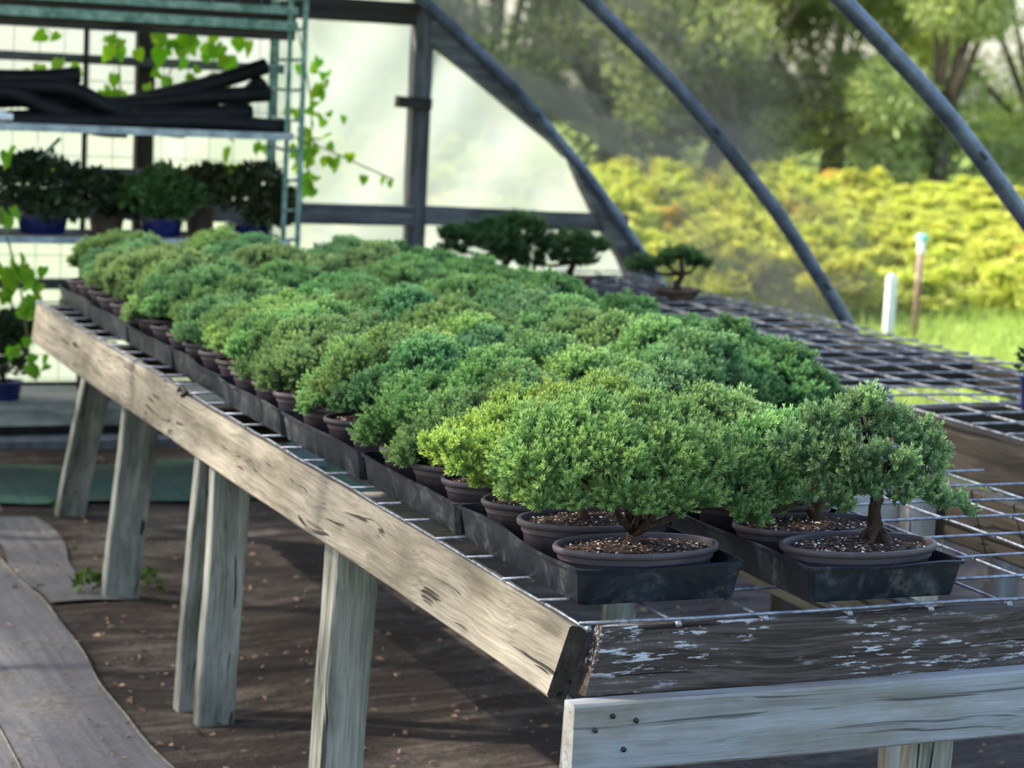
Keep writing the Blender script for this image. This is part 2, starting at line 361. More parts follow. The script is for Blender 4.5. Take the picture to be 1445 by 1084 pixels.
def foliage(name, lobes, per, seed, mat='juniper', tpl=TPL, centre=(0, 0, .02), upb=.70, slen=(.95, 1.6), below=-.45):
    """lobes: rows (x, y, z, rx, ry, rz, bright); shoots stand on the skin of every lobe"""
    rng = np.random.default_rng(seed); VV = []; TT = []; centre = np.array(centre)
    for lb in lobes:
        c = np.array(lb[:3]); r = np.array(lb[3:6]); br = lb[6] if len(lb) > 6 else rng.uniform(.2, .9)
        n = int(per * (r[0] * r[1] + r[0] * r[2] + r[1] * r[2]) / (3 * .065 * .065))
        d = rng.normal(size=(int(n * 1.7) + 4, 3)); d /= np.linalg.norm(d, axis=1, keepdims=True)
        d = d[d[:, 2] > below + rng.uniform(-.15, .15, size=len(d))][:n]; n = len(d)
        depth = 1 - np.abs(rng.normal(0, .20, size=(n, 1)))
        p = c + d * r * depth * (1 + .10 * np.sin(d[:, :1] * 9 + seed) + .10 * np.sin(d[:, 1:2] * 8 + 2 * seed))
        out = p - centre; out /= np.linalg.norm(out, axis=1, keepdims=True)
        dr = d * .75 + out * .35 + np.array([0, 0, upb]) + rng.normal(0, .20, size=(n, 3))
        R = frames(dr, rng); sc = rng.uniform(*slen, size=n); which = rng.integers(0, len(tpl), size=n); g = rng.random(n)
        p = p - (R[:, :, 2] * (.016 * sc)[:, None])
        for w, (tv, tt) in enumerate(tpl):
            ix = np.where(which == w)[0]
            if not len(ix): continue
            v = np.einsum('nij,kj->nki', R[ix], tv) * sc[ix][:, None, None] + p[ix][:, None, :]
            t = np.empty((len(ix), len(tt), 3)); t[:, :, 0] = tt; t[:, :, 1] = g[ix][:, None]; t[:, :, 2] = br
            VV.append(v.reshape(-1, 3)); TT.append(t.reshape(-1, 3))
    return tri_mesh(name, np.concatenate(VV), mat, np.concatenate(TT))

def leaf_cloud(name, lobes, per, seed, mat, size=(.05, .09), below=-.6, droop=0.0, aspect=.5, depthj=.3):
    """broad-leaf crown: bent quads on and inside the lobes"""
    rng = np.random.default_rng(seed); VV = []; TT = []
    for lb in lobes:
        c = np.array(lb[:3]); r = np.array(lb[3:6]); br = lb[6] if len(lb) > 6 else rng.uniform(.1, 1)
        n = per; d = rng.normal(size=(n * 2, 3)); d /= np.linalg.norm(d, axis=1, keepdims=True); d = d[d[:, 2] > below][:n]; n = len(d)
        p = c + d * r * (1 - np.abs(rng.normal(0, depthj, size=(n, 1))))
        ax = d * .6 + rng.normal(0, .55, size=(n, 3)) + np.array([0, 0, .25 - droop]); F = frames(ax, rng)
        L = rng.uniform(*size, size=n)[:, None]; w = L * aspect
        b = p; m1 = p + F[:, :, 2] * L * .5 + F[:, :, 0] * w * .5; m2 = p + F[:, :, 2] * L * .5 - F[:, :, 0] * w * .5; tip = p + F[:, :, 2] * L + F[:, :, 1] * L * .15
        VV.append(np.stack([b, m1, tip, m2], axis=1).reshape(-1, 3))
        g = rng.random(n); t = np.empty((n, 4, 3)); t[:, :, 0] = rng.random(n)[:, None] * .9; t[:, :, 1] = g[:, None]; t[:, :, 2] = br
        TT.append(t.reshape(-1, 3))
    return tri_mesh(name, np.concatenate(VV), mat, np.concatenate(TT), 4)

# ------------------------------------------------------------------ setting: ground, end wall, hoops, roof film
def grid_obj(name, x0, x1, y0, y1, nx, ny, fz, mat):
    mb = MB(); vs = []; fs = []
    for j in range(ny + 1):
        for i in range(nx + 1):
            x = x0 + (x1 - x0) * i / nx; y = y0 + (y1 - y0) * j / ny; vs.append((x, y, fz(x, y)))
    for j in range(ny):
        for i in range(nx): a = j * (nx + 1) + i; fs.append((a, a + 1, a + nx + 2, a + nx + 1))
    mb.add(vs, fs); return obj(name, mb.mesh(name, mat, True))
def gz(x, y):
    return .012 * math.sin(x * 3.1 + y * 1.7) * math.sin(y * 2.3 - x) + .006 * math.sin(x * 9 + y * 4) * math.sin(y * 7) - .006
struct(grid_obj('floor', -5.3, 4.95, -1.5, 9.4, 200, 210, gz, 'ground'), 'brown trodden earth and old matting under the benches')
def lz(x, y): return -.03 + .03 * math.sin(x * .8) * math.sin(y * .6)
struct(grid_obj('lawn', -45, 75, -25, 95, 60, 60, lz, 'lawn'), 'yellow green rough lawn outside the tunnel').location.z = -.03

YE = 9.25; HY = (5.75, 7.5, 9.25)
HP = [(-.1, 3.47), (.4, 3.40), (1.0, 3.25), (1.6, 3.04), (2.15, 2.80), (2.70, 2.50), (3.10, 2.225), (3.47, 1.94), (3.87, 1.62), (4.20, 1.30), (4.345, 1.15), (4.50, .965), (4.67, .75), (4.90, .42), (5.12, .02), (5.18, -.1)]
def spline(pts, n=8):
    out = []
    P = [np.array(p, float) for p in pts]; P = [2 * P[0] - P[1]] + P + [2 * P[-1] - P[-2]]
    for i in range(1, len(P) - 2):
        for k in range(n):
            t = k / n; a, b, c, d = P[i - 1:i + 3]
            out.append(.5 * ((2 * b) + (-a + c) * t + (2 * a - 5 * b + 4 * c - d) * t * t + (-a + 3 * b - 3 * c + d) * t ** 3))
    out.append(P[-2]); return out
HS = spline(HP, 5)
PROFILE = [(-.2 - x, z) for x, z in HS[::-1]][:-1] + [(x, z) for x, z in HS]
HLAB = ['blue grey steel hoop pipe arching above the right end of the dark empty bench', 'blue grey steel hoop pipe whose foot stands behind the empty mesh bench', 'blue grey steel hoop pipe lying along the curved timber end frame']
for i, y in enumerate((HY[0], HY[1], HY[2] - .05)):
    mb = MB(); mb.tube([(x, y, z) for x, z in PROFILE], .028, 14)
    h = empty('greenhouse_hoop', (5.15, y, 0)); tag(h, HLAB[i], 'hoop')
    p = obj('pipe', mb.mesh('pipe', 'pipe', True), h, (-5.15, -y, 0))
    for (bx, bz) in [(4.03, 1.475), (3.3, 2.075), (4.57, .88)]:
        mb = MB(); mb.tube([(bx - .02, y - .030, bz + .012), (bx + .004, y - .030, bz - .008)], .006, 8); obj('bolt', mb.mesh('bolt', 'nail', True), h, (-5.15, -y, 0))

def cover_mesh():
    mb = MB(); ny = 26; pr = PROFILE[2:-2]; n = len(pr); vs = []; fs = []
    half = n // 2
    for j in range(ny + 1):
        for i, (x, z) in enumerate(pr):
            right = max(0.0, min(1.0, (x - 1.6) / .8)); y0 = -.6 + right * (6.2 + .6) - .18 * right * math.sin(z * 2.1 + .8)
            y = y0 + (9.30 - y0) * j / ny
            s = .030 + .010 * math.sin(y * 3.7 + i * .35) + .006 * math.sin(y * 11 + i)
            nx, nz = (x + .1) * .3, .8; q = math.hypot(nx, nz)
            vs.append((x + nx / q * s, y, z + nz / q * s))
    for j in range(ny):
        for i in range(n - 1): a = j * n + i; fs.append((a, a + 1, a + n + 1, a + n))
    mb.add(vs, fs); return mb.mesh('ceiling', 'cover', True)
struct(obj('ceiling', cover_mesh()), 'dusty grey translucent film stretched over the hoops')

wall = struct(empty('wall_back', (3.4, YE, 0)), 'timber framed end wall glazed with milky plastic film')
def E(px, py, y=YE): p = on_y(px, py, y); return (p[0], y, p[2])
def pboard(name, a, b, w, th, mat, y=YE, **k): return board(name, wall, E(*a, y), E(*b, y), w, th, mat, up=(0, -1, 0), **k)
# with up=-Y the wide side is y: so swap, using width along the wall plane
def wboard(name, a, b, w, th, mat='wood_grey', y=YE, **k): return board(name, wall, E(*a, y), E(*b, y), w, th, mat, up=(0, 0, 1) if abs(a[0] - b[0]) > abs(a[1] - b[1]) else (1, 0, 0), **k)
zt = PROFILE
pA = E(585, 300); board('post', wall, (pA[0], YE, -.02), (pA[0], YE, 1.93), .088, .075, 'wood_grey', up=(1, 0, 0), seed=3)
rz = E(700, 306)[2]; board('rail', wall, (-4.3, YE - .045, rz + .012), (pA[0] - .03, YE - .045, rz), .09, .04, 'wood_grey', seed=4)
board('rail', wall, (pA[0] + .035, YE - .02, rz), (4.52, YE - .02, rz - .015), .085, .05, 'wood_grey', seed=5)
board('top_beam', wall, (-4.0, YE - .01, E(500, 13)[2]), (pA[0] - .03, YE - .01, E(500, 13)[2] - .005), .10, .05, 'wood_dark', seed=6)
b2x = on_y(200, 200, YE)[0]; board('post', wall, (b2x, YE - .02, -.02), (b2x, YE - .02, 2.85), .075, .06, 'wood_dark', up=(1, 0, 0), seed=7)
board('post', wall, (.2, YE - .02, -.02), (.2, YE - .02, 3.35), .075, .06, 'wood_dark', up=(1, 0, 0), seed=8)
for py in (82, 241):
    z = on_y(150, py, YE - .06)[2]; board('rail', wall, (-3.5, YE - .06, z), (on_y(395, py, YE)[0], YE - .06, z - .01), .038, .03, 'wood_grey', seed=py)
zz = on_y(50, 400, YE - .06)[2]; board('rail', wall, (-3.5, YE - .06, zz), (2.9, YE - .06, zz), .045, .03, 'wood_grey', seed=12)
bl = E(578, 143); board('block', wall, (bl[0] - .08, YE - .05, bl[2]), (bl[0] + .08, YE - .05, bl[2] - .01), .05, .05, 'wood_dark', seed=9)
def hoop_px(py):            # end hoop centre line in pixels
    xs = [605, 660, 720, 780, 830, 880, 918, 940]; ys = [0, 55, 115, 180, 240, 310, 368, 410]
    return np.interp(py, ys, xs)
def poly_board(name, outer, inner, y0, y1, mat):
    mb = MB(); n = len(outer); A = [E(*p) for p in outer]; B = [E(*p) for p in inner]
    vs = [(p[0], y0, p[2]) for p in A] + [(p[0], y0, p[2]) for p in B] + [(p[0], y1, p[2]) for p in A] + [(p[0], y1, p[2]) for p in B]; fs = []
    for i in range(n - 1):
        fs += [(i, n + i, n + i + 1, i + 1), (2 * n + i, 2 * n + i + 1, 3 * n + i + 1, 3 * n + i), (i, i + 1, 2 * n + i + 1, 2 * n + i), (n + i, 3 * n + i, 3 * n + i + 1, n + i + 1)]
    fs += [(0, 2 * n, 3 * n, n), (n - 1, 2 * n - 1, 4 * n - 1, 3 * n - 1)]
    mb.add(vs, fs); return obj(name, mb.mesh(name, mat), wall, (-3.4, -YE, 0))
o1 = [(hoop_px(y) - 8, y + 6) for y in (8, 40, 75, 110, 145, 180, 205)]
i1 = [(602, 60), (630, 82), (660, 106), (700, 139), (740, 173), (775, 201), (795, 222)]
poly_board('arch_board', o1, i1, YE - .05, YE + .02, 'wood_grey')
o2 = [(hoop_px(y) - 8, y + 6) for y in (200, 235, 270, 305, 335, 365, 395)]
i2 = [(797, 216), (806, 240), (818, 268), (834, 300), (852, 335), (870, 365), (884, 398)]
poly_board('arch_board', o2, i2, YE - .055, YE + .015, 'wood_grey')
# milky film panels: gently crumpled sheets
def film_panel(x0, x1, z0, ztop, seed, y=YE + .03):
    mb = MB(); nx, nz = 26, 22; vs = []; fs = []; r = random.Random(seed); ph = [r.uniform(0, 6) for _ in range(6)]
    for j in range(nz + 1):
        for i in range(nx + 1):
            x = x0 + (x1 - x0) * i / nx; zt_ = ztop(x); z = z0 + (zt_ - z0) * j / nz
            vs.append((x, y + .012 * math.sin(x * 6 + z * 4 + ph[0]) + .008 * math.sin(x * 13 - z * 9 + ph[1]) + .004 * math.sin(x * 31 + z * 23 + ph[2]), z))
    for j in range(nz):
        for i in range(nx): a = j * (nx + 1) + i; fs.append((a, a + 1, a + nx + 2, a + nx + 1))
    mb.add(vs, fs); return obj('film_panel', mb.mesh('film_panel', 'film', True), wall, (-3.4, -YE, 0))
xs_ = [x for x, z in PROFILE]; zs_ = [z for x, z in PROFILE]
film_panel(pA[0], 4.58, .25, lambda x: float(np.interp(x, xs_, zs_)) - .01, 1)
film_panel(b2x, pA[0], .25, lambda x: min(1.86, 5), 2)
film_panel(-4.9, b2x, .25, lambda x: float(np.interp(x, xs_, zs_)) - .01, 3)
film_panel(b2x, pA[0], 1.88, lambda x: float(np.interp(x, xs_, zs_)) - .02, 4)
# welded wire grid on the left half of the end wall
mb = MB()
for x in np.arange(-1.8, 2.86, .105): mb.tube([(x, YE - .035, .25), (x, YE - .035, 1.95)], .0016, 4)
for z in np.arange(.28, 1.95, .105): mb.tube([(-1.8, YE - .037, z), (2.86, YE - .037, z)], .0016, 4)
obj('wire_grid', mb.mesh('wire_grid', 'galv_dark'), wall, (-3.4, -YE, 0))
mb = MB(); mb.box((-4.9, YE + .0, -.05), (4.6, YE + .02, .26)); obj('gap_shade_sheet', mb.mesh('gap_shade_sheet', 'gap_shade'), wall, (-3.4, -YE, 0))  # black sheet added as the dark shade in the gap below the plank shelf
mb = MB(); mb.box((-4.9, YE - .16, -.04), (3.3, YE - .03, .035)); struct(obj('trim_1', mb.mesh('trim_1', 'concrete')), 'blue grey concrete kerb along the foot of the end wall')

# fabric sheets on the ground
def sheet(name, outline, z, mat, label, th=.006):
    mb = MB(); n = len(outline); r = random.Random(5)
    vs = [(x, y, gz(x, y) + z) for x, y in outline] + [(x, y, gz(x, y) + z - th) for x, y in outline]
    return mb
def strip(name, xl, xr, y0, y1, z, mat, nx=30, ny=90, edge=.0):
    mb = MB(); vs = []; fs = []
    for j in range(ny + 1):
        y = y0 + (y1 - y0) * j / ny; a = xl(y); b = xr(y)
        for i in range(nx + 1):
            x = a + (b - a) * i / nx; vs.append((x, y, gz(x, y) + z + .004 * math.sin(x * 14 + y * 5) * math.sin(y * 9) + (edge * max(0, 1 - min(abs(x - b), abs(x - a)) / .05))))
    for j in range(ny):
        for i in range(nx): k = j * (nx + 1) + i; fs.append((k, k + 1, k + nx + 2, k + nx + 1))
    mb.add(vs, fs); return obj(name, mb.mesh(name, mat, True))
fe = lambda y: 1.27 + .012 * math.sin(y * 3.3) + .006 * math.sin(y * 11)
fab = empty('ground_fabric', (0, 4, 0)); tag(fab, 'grey woven landscape fabric laid along the aisle with stitched seams', 'ground cloth')
w_ = strip('sheet', lambda y: -3.2, fe, -1.0, 7.75, .012, 'fabric', edge=.006); w_.parent = fab; w_.location = (0, -4, 0)
for f in (fe, lambda y: .92 + .01 * math.sin(y * 2.7)):
    mb = MB(); mb.tube([(f(y), y, gz(f(y), y) + .018) for y in np.arange(-1, 7.75, .1)], .0028, 6); obj('seam', mb.mesh('seam', 'seam', True), fab, (0, -4, 0))
ys_ = lambda y: 0
tag(strip('ground_mat', lambda y: -1.5, lambda y: 2.9 + .05 * math.sin(y * 9), 7.93, 8.72, .014, 'green_mat', 50, 16), 'green ground cloth lying in front of the rack', 'ground cloth')
tag(strip('fabric_scrap', lambda y: 1.285 + .02 * math.sin(y * 8), lambda y: 1.50 + .03 * math.sin(y * 6 + 1), 6.45, 7.7, .007, 'fabric', 8, 26, .002), 'crumpled strip of grey cloth beside the bench legs', 'ground cloth')

# leaf litter and grit (nobody could count it)
def litter():
    rng = np.random.default_rng(7); V = []
    n = 2600; x = rng.uniform(.6, 3.4, n); y = rng.uniform(3.4, 9.0, n); keep = (rng.random(n) < np.where((x > 1.2), .9, .25)); x = x[keep]; y = y[keep]
    for a, b in zip(x, y):
        s = rng.uniform(.004, .016); c = np.array([a, b, gz(a, b) + (.017 if a < 1.27 else .006)]); th = rng.uniform(0, 6.28); u = np.array([math.cos(th), math.sin(th), rng.uniform(-.3, .3)]); w = np.array([-math.sin(th), math.cos(th), rng.uniform(-.3, .3)]) * rng.uniform(.3, .8)
        V += [c - u * s, c - w * s * .6, c + u * s, c + w * s * .6 + np.array([0, 0, s * .4])]
    return tri_mesh('leaf_litter', np.array(V), 'litter', None, 4)
lt = obj('leaf_litter', litter()); lt['kind'] = 'stuff'; tag(lt, 'dry brown leaf bits and grit scattered on the ground under the bench', 'leaf litter')

# ------------------------------------------------------------------ main bench
BX0, BX1, BY0, BY1, BZ = 1.43, 2.86, 3.03, 7.50, .797
bench = empty('nursery_bench', (2.1, 5.2, 0)); tag(bench, 'long weathered timber bench with wire mesh top crowded with juniper trays', 'bench')
def bb(name, a, b, w, th, mat, **k): return board(name, bench, a, b, w, th, mat, **k)
o = bb('side_board', (1.440, 3.058, .733), (1.440, 5.47, .731), .124, .036, 'wood_tan', skew0=-.02, seed=1, up=(.22, 0, 1), end='wood_dark')
bb('side_board', (1.448, 5.475, .728), (1.462, 7.52, .726), .135, .042, 'wood_tan', seed=2, up=(.12, 0, 1))
bb('side_board', (2.845, 3.05, .73), (2.845, 7.5, .73), .13, .04, 'wood_dark', seed=3)
bb('front_board', (1.448, 3.036, .7375), (2.86, 3.040, .7375), .113, .040, 'wood_front', seed=5, rough_end=True, wob=.003)
ap = bb('apron_board', (1.420, 3.000, .630), (2.95, 3.000, .636), .113, .038, 'wood_new', seed=6, wob=.0015)
bb('back_board', (1.49, 7.5, .73), (2.83, 7.5, .73), .12, .04, 'wood_dark', seed=7)
for (px, py) in ((865, 1011), (898, 1017), (840, 1031), (880, 1058)):
    p = on_y(px, py, 2.980); mb = MB(); mb.tube([(p[0], 2.985, p[2]), (p[0], 2.978, p[2])], .0042, 10); obj('nail', mb.mesh('nail', 'nail', True), bench, (-2.1, -5.2, 0))
# legs: (bottom px, y), top position
def leg(x0, y0, x1, y1, w=.092, th=.040, mat='wood_leg', z1=.70, seed=0, face=(1, 0, 0)):
    return bb('leg', (x0, y0, -.03), (x1, y1, z1), w, th, mat, up=face, seed=seed, wob=.003)
leg(1.515, 4.38, 1.525, 4.36, .098, .085, seed=21)
leg(1.480, 5.23, 1.497, 5.22, .096, .045, seed=22)
leg(1.437, 5.36, 1.475, 5.34, .060, .045, seed=23)
leg(1.530, 6.52, 1.580, 6.48, .110, .05, seed=24)
leg(1.632, 7.78, 1.660, 7.40, .10, .05, seed=25, z1=.66)
leg(2.155, 3.10, 2.155, 3.10, .085, .04, seed=26, z1=.66)
leg(1.50, 3.12, 1.50, 3.12, .06, .04, seed=36, z1=.66)
leg(2.80, 4.115, 2.80, 4.115, .10, .045, 'wood_pale', seed=27, z1=.785)
leg(2.74, 5.5, 2.74, 5.5, seed=28); leg(2.74, 7.3, 2.74, 7.3, seed=29)
for i, y in enumerate((4.16, 5.30, 6.42)): bb('joist', (1.475, y, .742), (2.825, y, .742), .095, .038, 'wood_pale' if i == 0 else 'wood_dark', seed=40 + i)
bb('stringer', (2.12, 3.075, .735), (2.12, 4.14, .735), .09, .035, 'wood_pale', seed=44)

def wire_top(x0, x1, y0, y1, z, step, r, sag=.004, seed=1):
    mb = MB(); rr = random.Random(seed)
    xs = np.arange(x0, x1 + .01, step); ys = np.arange(y0, y1 + .01, step)
    for x in xs: mb.tube([(x + rr.uniform(-.003, .003), y, z + sag * math.sin(y * 4 + x * 7) + sag * .5 * math.sin(y * 11)) for y in np.linspace(y0 - .012, y1, 40)], r, 8)
    for y in ys: mb.tube([(x, y + rr.uniform(-.003, .003), z + 2 * r * .9 + sag * math.sin(y * 4 + x * 7) + sag * .5 * math.sin(y * 11)) for x in np.linspace(x0 - .008, x1 + .012, 16)], r, 8)
    return mb, xs
mb, xs = wire_top(BX0 + .018, BX1 + .10, BY0 - .008, BY1, .7995, .1585, .0030, .0012)
for x in xs:      # crossings poke over the front wire
    mb.tube([(x - .004, BY0 - .020, .799), (x + .004, BY0 - .024, .802)], .0055, 8)
obj('wire_mesh', mb.mesh('wire_mesh', 'galv', True), bench, (-2.1, -5.2, 0))
mb = MB(); q = on_y(266, 552, 5.47); mb.tube([(1.43, 5.49, .80), (1.433, 5.47, .812), (1.44, 5.45, .800), (1.428, 5.455, .79)], .006, 8); obj('wire_tie', mb.mesh('wire_tie', 'nail', True), bench, (-2.1, -5.2, 0))

# ------------------------------------------------------------------ second bench, empty, dark
b2 = empty('nursery_bench', (3.85, 6.2, 0)); tag(b2, 'dark timber bench with empty wire mesh top beyond the juniper bench', 'bench')
X0, X1, Y0, Y1 = 3.37, 4.30, 3.2, 8.75
def b2b(name, a, b, w, th, mat='wood_dark', **k): return board(name, b2, a, b, w, th, mat, **k)
b2b('side_board', (X0 + .02, Y0, .725), (X0 + .02, Y1, .725), .135, .04, seed=51)
b2b('side_board', (X1 - .02, Y0, .74), (X1 - .02, Y1, .74), .095, .04, seed=52)
b2b('end_board', (X0 + .05, Y1, .73), (X1 - .05, Y1, .73), .12, .04, seed=53)
for i, y in enumerate((3.6, 4.45, 5.15, 6.05, 6.35, 6.9, 7.3, 7.9, 8.3)): b2b('joist', (X0 + .045, y, .745), (X1 - .045, y, .745), .08, .038, seed=60 + i)
for i, (x, y) in enumerate([(3.45, 4.2), (3.45, 5.75), (3.45, 7.4), (4.22, 4.35), (4.22, 5.72), (4.22, 7.3), (4.22, 8.5), (3.45, 8.6)]):
    b2b('leg', (x, y, -.09), (x, y, .70), .09, .07, 'wood_dark' if i % 2 else 'wood_grey', up=(1, 0, 0), seed=80 + i)
mb, xs = wire_top(X0 + .004, X1, Y0, Y1, .8, .154, .0034, .003, 3); obj('wire_mesh', mb.mesh('wire_mesh', 'galv_dark', True), b2, (-3.85, -6.2, 0))

# ------------------------------------------------------------------ trays
def tray_mesh(seed):
    r = random.Random(seed); mb = MB(); W, Lh, H = .157, .268, .062
    ph = [r.uniform(0, 6.3) for _ in range(4)]
    def ringpts(inset, z, wobz, bulge):
        pts = []
        def wav(s, k): return math.sin(s * 3.1416) * bulge * math.sin(ph[k] + s * 5)
        n1, n2 = 8, 14; w, l = W - inset, Lh - inset; c = .009
        sides = [((-w + c, -l), (w - c, -l), n1, (0, -1), 0), ((w, -l + c), (w, l - c), n2, (1, 0), 1), ((w - c, l), (-w + c, l), n1, (0, 1), 2), ((-w, l - c), (-w, -l + c), n2, (-1, 0), 3)]
        for (a, b, n, nn, k) in sides:
            for i in range(n + 1):
                s = i / n; o_ = wav(s, k); zz = z + wobz * math.sin(s * 3.1416) * math.sin(ph[k] * 2 + s * 4)
                pts.append((a[0] + (b[0] - a[0]) * s + nn[0] * o_, a[1] + (b[1] - a[1]) * s + nn[1] * o_, zz))
        return pts
    rings = [ringpts(.016, 0, 0, 0), ringpts(.0145, .004, 0, 0), ringpts(.006, H - .006, .002, .006), ringpts(.001, H - .005, .003, .008), ringpts(0, H, .004, .009), ringpts(.005, H + .001, .004, .009), ringpts(.0085, H - .006, .002, .006), ringpts(.018, .0035, 0, 0)]
    n = len(rings[0]); vs = [p for q in rings for p in q]; fs = []
    for i in range(len(rings) - 1):
        for k in range(n): k2 = (k + 1) % n; fs.append((i * n + k, i * n + k2, (i + 1) * n + k2, (i + 1) * n + k))
    fs += [tuple(range(n))[::-1], tuple((len(rings) - 1) * n + k for k in range(n))]
    mb.add(vs, fs); return mb.mesh('nursery_tray', 'tray', True, 40)
ORD = ['', 'first', 'second', 'third', 'fourth', 'fifth', 'sixth', 'seventh', 'eighth', 'ninth', 'tenth', 'eleventh', 'twelfth', 'thirteenth', 'fourteenth', 'fifteenth', 'sixteenth', 'seventeenth', 'eighteenth', 'nineteenth', 'twentieth', 'twenty-first', 'twenty-second', 'twenty-third', 'twenty-fourth']
ROWN = ['along the tan side board', 'second row from tan side board', 'third row from tan side board', 'in row beside empty bench']
TM = [tray_mesh(i + 3) for i in range(4)]
TZ = .8075
cols = [(1.628, 3.375, 8, .540), (2.022, 3.315, 8, .545), (2.366, 4.63, 5, .545), (2.690, 4.72, 5, .545)]
TG = 'black plastic trays on the juniper bench'
tray_pos = []
tr_rng = random.Random(9)
for c, (x, y, n, p) in enumerate(cols):
    for i in range(n):
        xx = x + (tr_rng.uniform(-.006, .006) if i else 0) + (0.035 * max(0, i - 3.5) / 4.5 if c == 0 else 0); yy = y + p * i; rz = tr_rng.uniform(-.012, .012) if i else (0 if c else .0)
        t = obj('nursery_tray', TM[(c * 3 + i) % 4], None, (xx, yy, TZ), (0, 0, rz)); tray_pos.append((c, i, xx, yy, rz))
        if c == 0 and i == 0: lab = 'black plastic tray at the corner of the bench, under the widest light green juniper'
        elif c == 1 and i == 0: lab = 'black plastic tray under the juniper with a bare upright trunk'
        elif c == 0: lab = 'scuffed black plastic tray, %s from front board, %s' % (ORD[i + 1], ROWN[c])
        else: lab = 'black plastic tray under junipers, %s from front board, %s' % (ORD[i + 1], ROWN[c])
        tag(t, lab, 'tray', TG)

# ------------------------------------------------------------------ junipers
def pot_mesh(a, b, h=.076, name='pot'):
    mb = MB(); mb.lathe([(.80, 0), (.84, .004), (.935, h - .012), (.945, h - .009), (.94, h - .022), (.80, h - .03)], 48, a, b, close_top=True)
    rm = MB(); rm.lathe([(.940, h - .0125), (.985, h - .0115), (1.0, h - .009), (1.005, h - .004), (.995, h), (.955, h), (.944, h - .004), (.932, h - .022), (.940, h - .0125)], 48, a, b, close_bot=False)
    return mb.mesh(name, 'pot', True, 50), rm.mesh('rim', 'pot', True, 50)
def soil_mesh(a, b, h, seed, chips=90):
    mb = MB(); r = random.Random(seed); rings, seg = 9, 44; vs = []; fs = []
    for i in range(rings + 1):
        q = .945 * i / rings
        for k in range(seg):
            t = 2 * math.pi * k / seg; vs.append((a * q * math.cos(t), b * q * math.sin(t), h - .012 + .014 * (1 - (i / rings) ** 2) + r.uniform(-.0018, .0018)))
    for i in range(rings):
        for k in range(seg): k2 = (k + 1) % seg; fs.append((i * seg + k, i * seg + k2, (i + 1) * seg + k2, (i + 1) * seg + k))
    mb.add(vs, fs)
    for j in range(chips):
        q = math.sqrt(r.random()) * .9; t = r.uniform(0, 6.28); x, y = a * q * math.cos(t), b * q * math.sin(t); z = h - .011 + .014 * (1 - q * q); s = r.uniform(.0010, .0030)
        mb.cur = 1 if r.random() < .80 else 2
        if mb.cur == 2: s *= .75
        ang = r.uniform(0, 6.28); u = Vector((math.cos(ang), math.sin(ang), r.uniform(-.3, .3))) * s * r.uniform(1, 2.2); w = Vector((-math.sin(ang), math.cos(ang), 0)) * s; e = Vector((0, 0, s * .9)); c = Vector((x, y, z))
        mb.add([c - u, c - w, c + u, c + w, c + e, c - e], [(0, 1, 4), (1, 2, 4), (2, 3, 4), (3, 0, 4), (1, 0, 5), (2, 1, 5), (3, 2, 5), (0, 3, 5)])
    return mb.mesh('soil', ['soil', 'bark_chip', 'perlite'], False)
PA, PB, PH = .149, .084, .076
POTM = pot_mesh(PA, PB, PH); SOILM = [soil_mesh(PA, PB, PH, s, 260) for s in range(3)]
PH2 = .086; POTT = pot_mesh(PA * .96, PB, PH2); SOILT = [soil_mesh(PA * .96, PB, PH2, s + 7, 160) for s in range(3)]

def trunk_mesh(lobes, seed, base=(0, 0, .06), r0=.015, fork=.5, height=.06, lean=(0, 0)):
    r = random.Random(seed); mb = MB(); b = Vector(base); f = b + Vector((lean[0] + r.uniform(-.015, .015), lean[1] + r.uniform(-.01, .01), height))
    m = (b + f) / 2 + Vector((r.uniform(-.018, .018), r.uniform(-.012, .012), 0))
    mb.tube([b - Vector((0, 0, .01)), b + (m - b) * .3, m, f], [r0 * 1.5, r0 * 1.1, r0 * .9, r0 * .75], 9)
    for lb in lobes:
        e = Vector(lb[:3]); k = f + (e - f) * .5 + Vector((r.uniform(-.02, .02), r.uniform(-.02, .02), r.uniform(-.02, .012)))
        mb.tube([f - (f - m) * .2, f + (k - f) * .5 + Vector((0, 0, r.uniform(-.008, .008))), k, e], [r0 * .55, r0 * .42, r0 * .3, r0 * .15], 6)
    return mb.mesh('trunk', 'bark', True)

def generic_lobes(seed):
    r = random.Random(seed); L = []; ex, ey = r.uniform(.15, .195), r.uniform(.115, .15); n = r.randint(24, 29); hh = r.uniform(.185, .225)
    for i in range(n):
        q = math.sqrt((i + .5) / n); t = i * 2.399 + r.uniform(-.3, .3); x, y = ex * q * math.cos(t), ey * q * math.sin(t)
        z = .085 + (hh - .10) * (1 - q ** 2.2) + r.uniform(-.022, .032); s = r.uniform(.030, .056)
        L.append((x, y, z + .012, s * r.uniform(.95, 1.25), s, s * r.uniform(.65, .85), r.uniform(.15, .95)))
    return L
GEN = []
for s in range(7):
    lb = generic_lobes(s + 20); GEN.append((foliage('foliage', lb, 125, s + 5), trunk_mesh(lb[::3], s, base=(0, 0, .066))))
LOW = []

def juniper(loc, fol, trk, label, group, rz=0, frz=0, sc=1.0, color=(1, 1, 1), soil=0, flz=0.0, dx=0.0, tall=False):
    t = empty('juniper_bonsai', loc, rz)
    pt = obj('pot', (POTT if tall else POTM)[0], t); obj('rim', (POTT if tall else POTM)[1], pt); obj('soil', (SOILT if tall else SOILM)[soil], t)
    k = obj('trunk', trk, t, (dx, 0, flz), (0, 0, frz)); f = obj('foliage', fol, t, (dx, 0, flz), (0, 0, frz), color)
    f.scale = (sc, sc, sc * 1.0); k.scale = (sc, sc, 1)
    tag(t, label, 'bonsai', group); return t

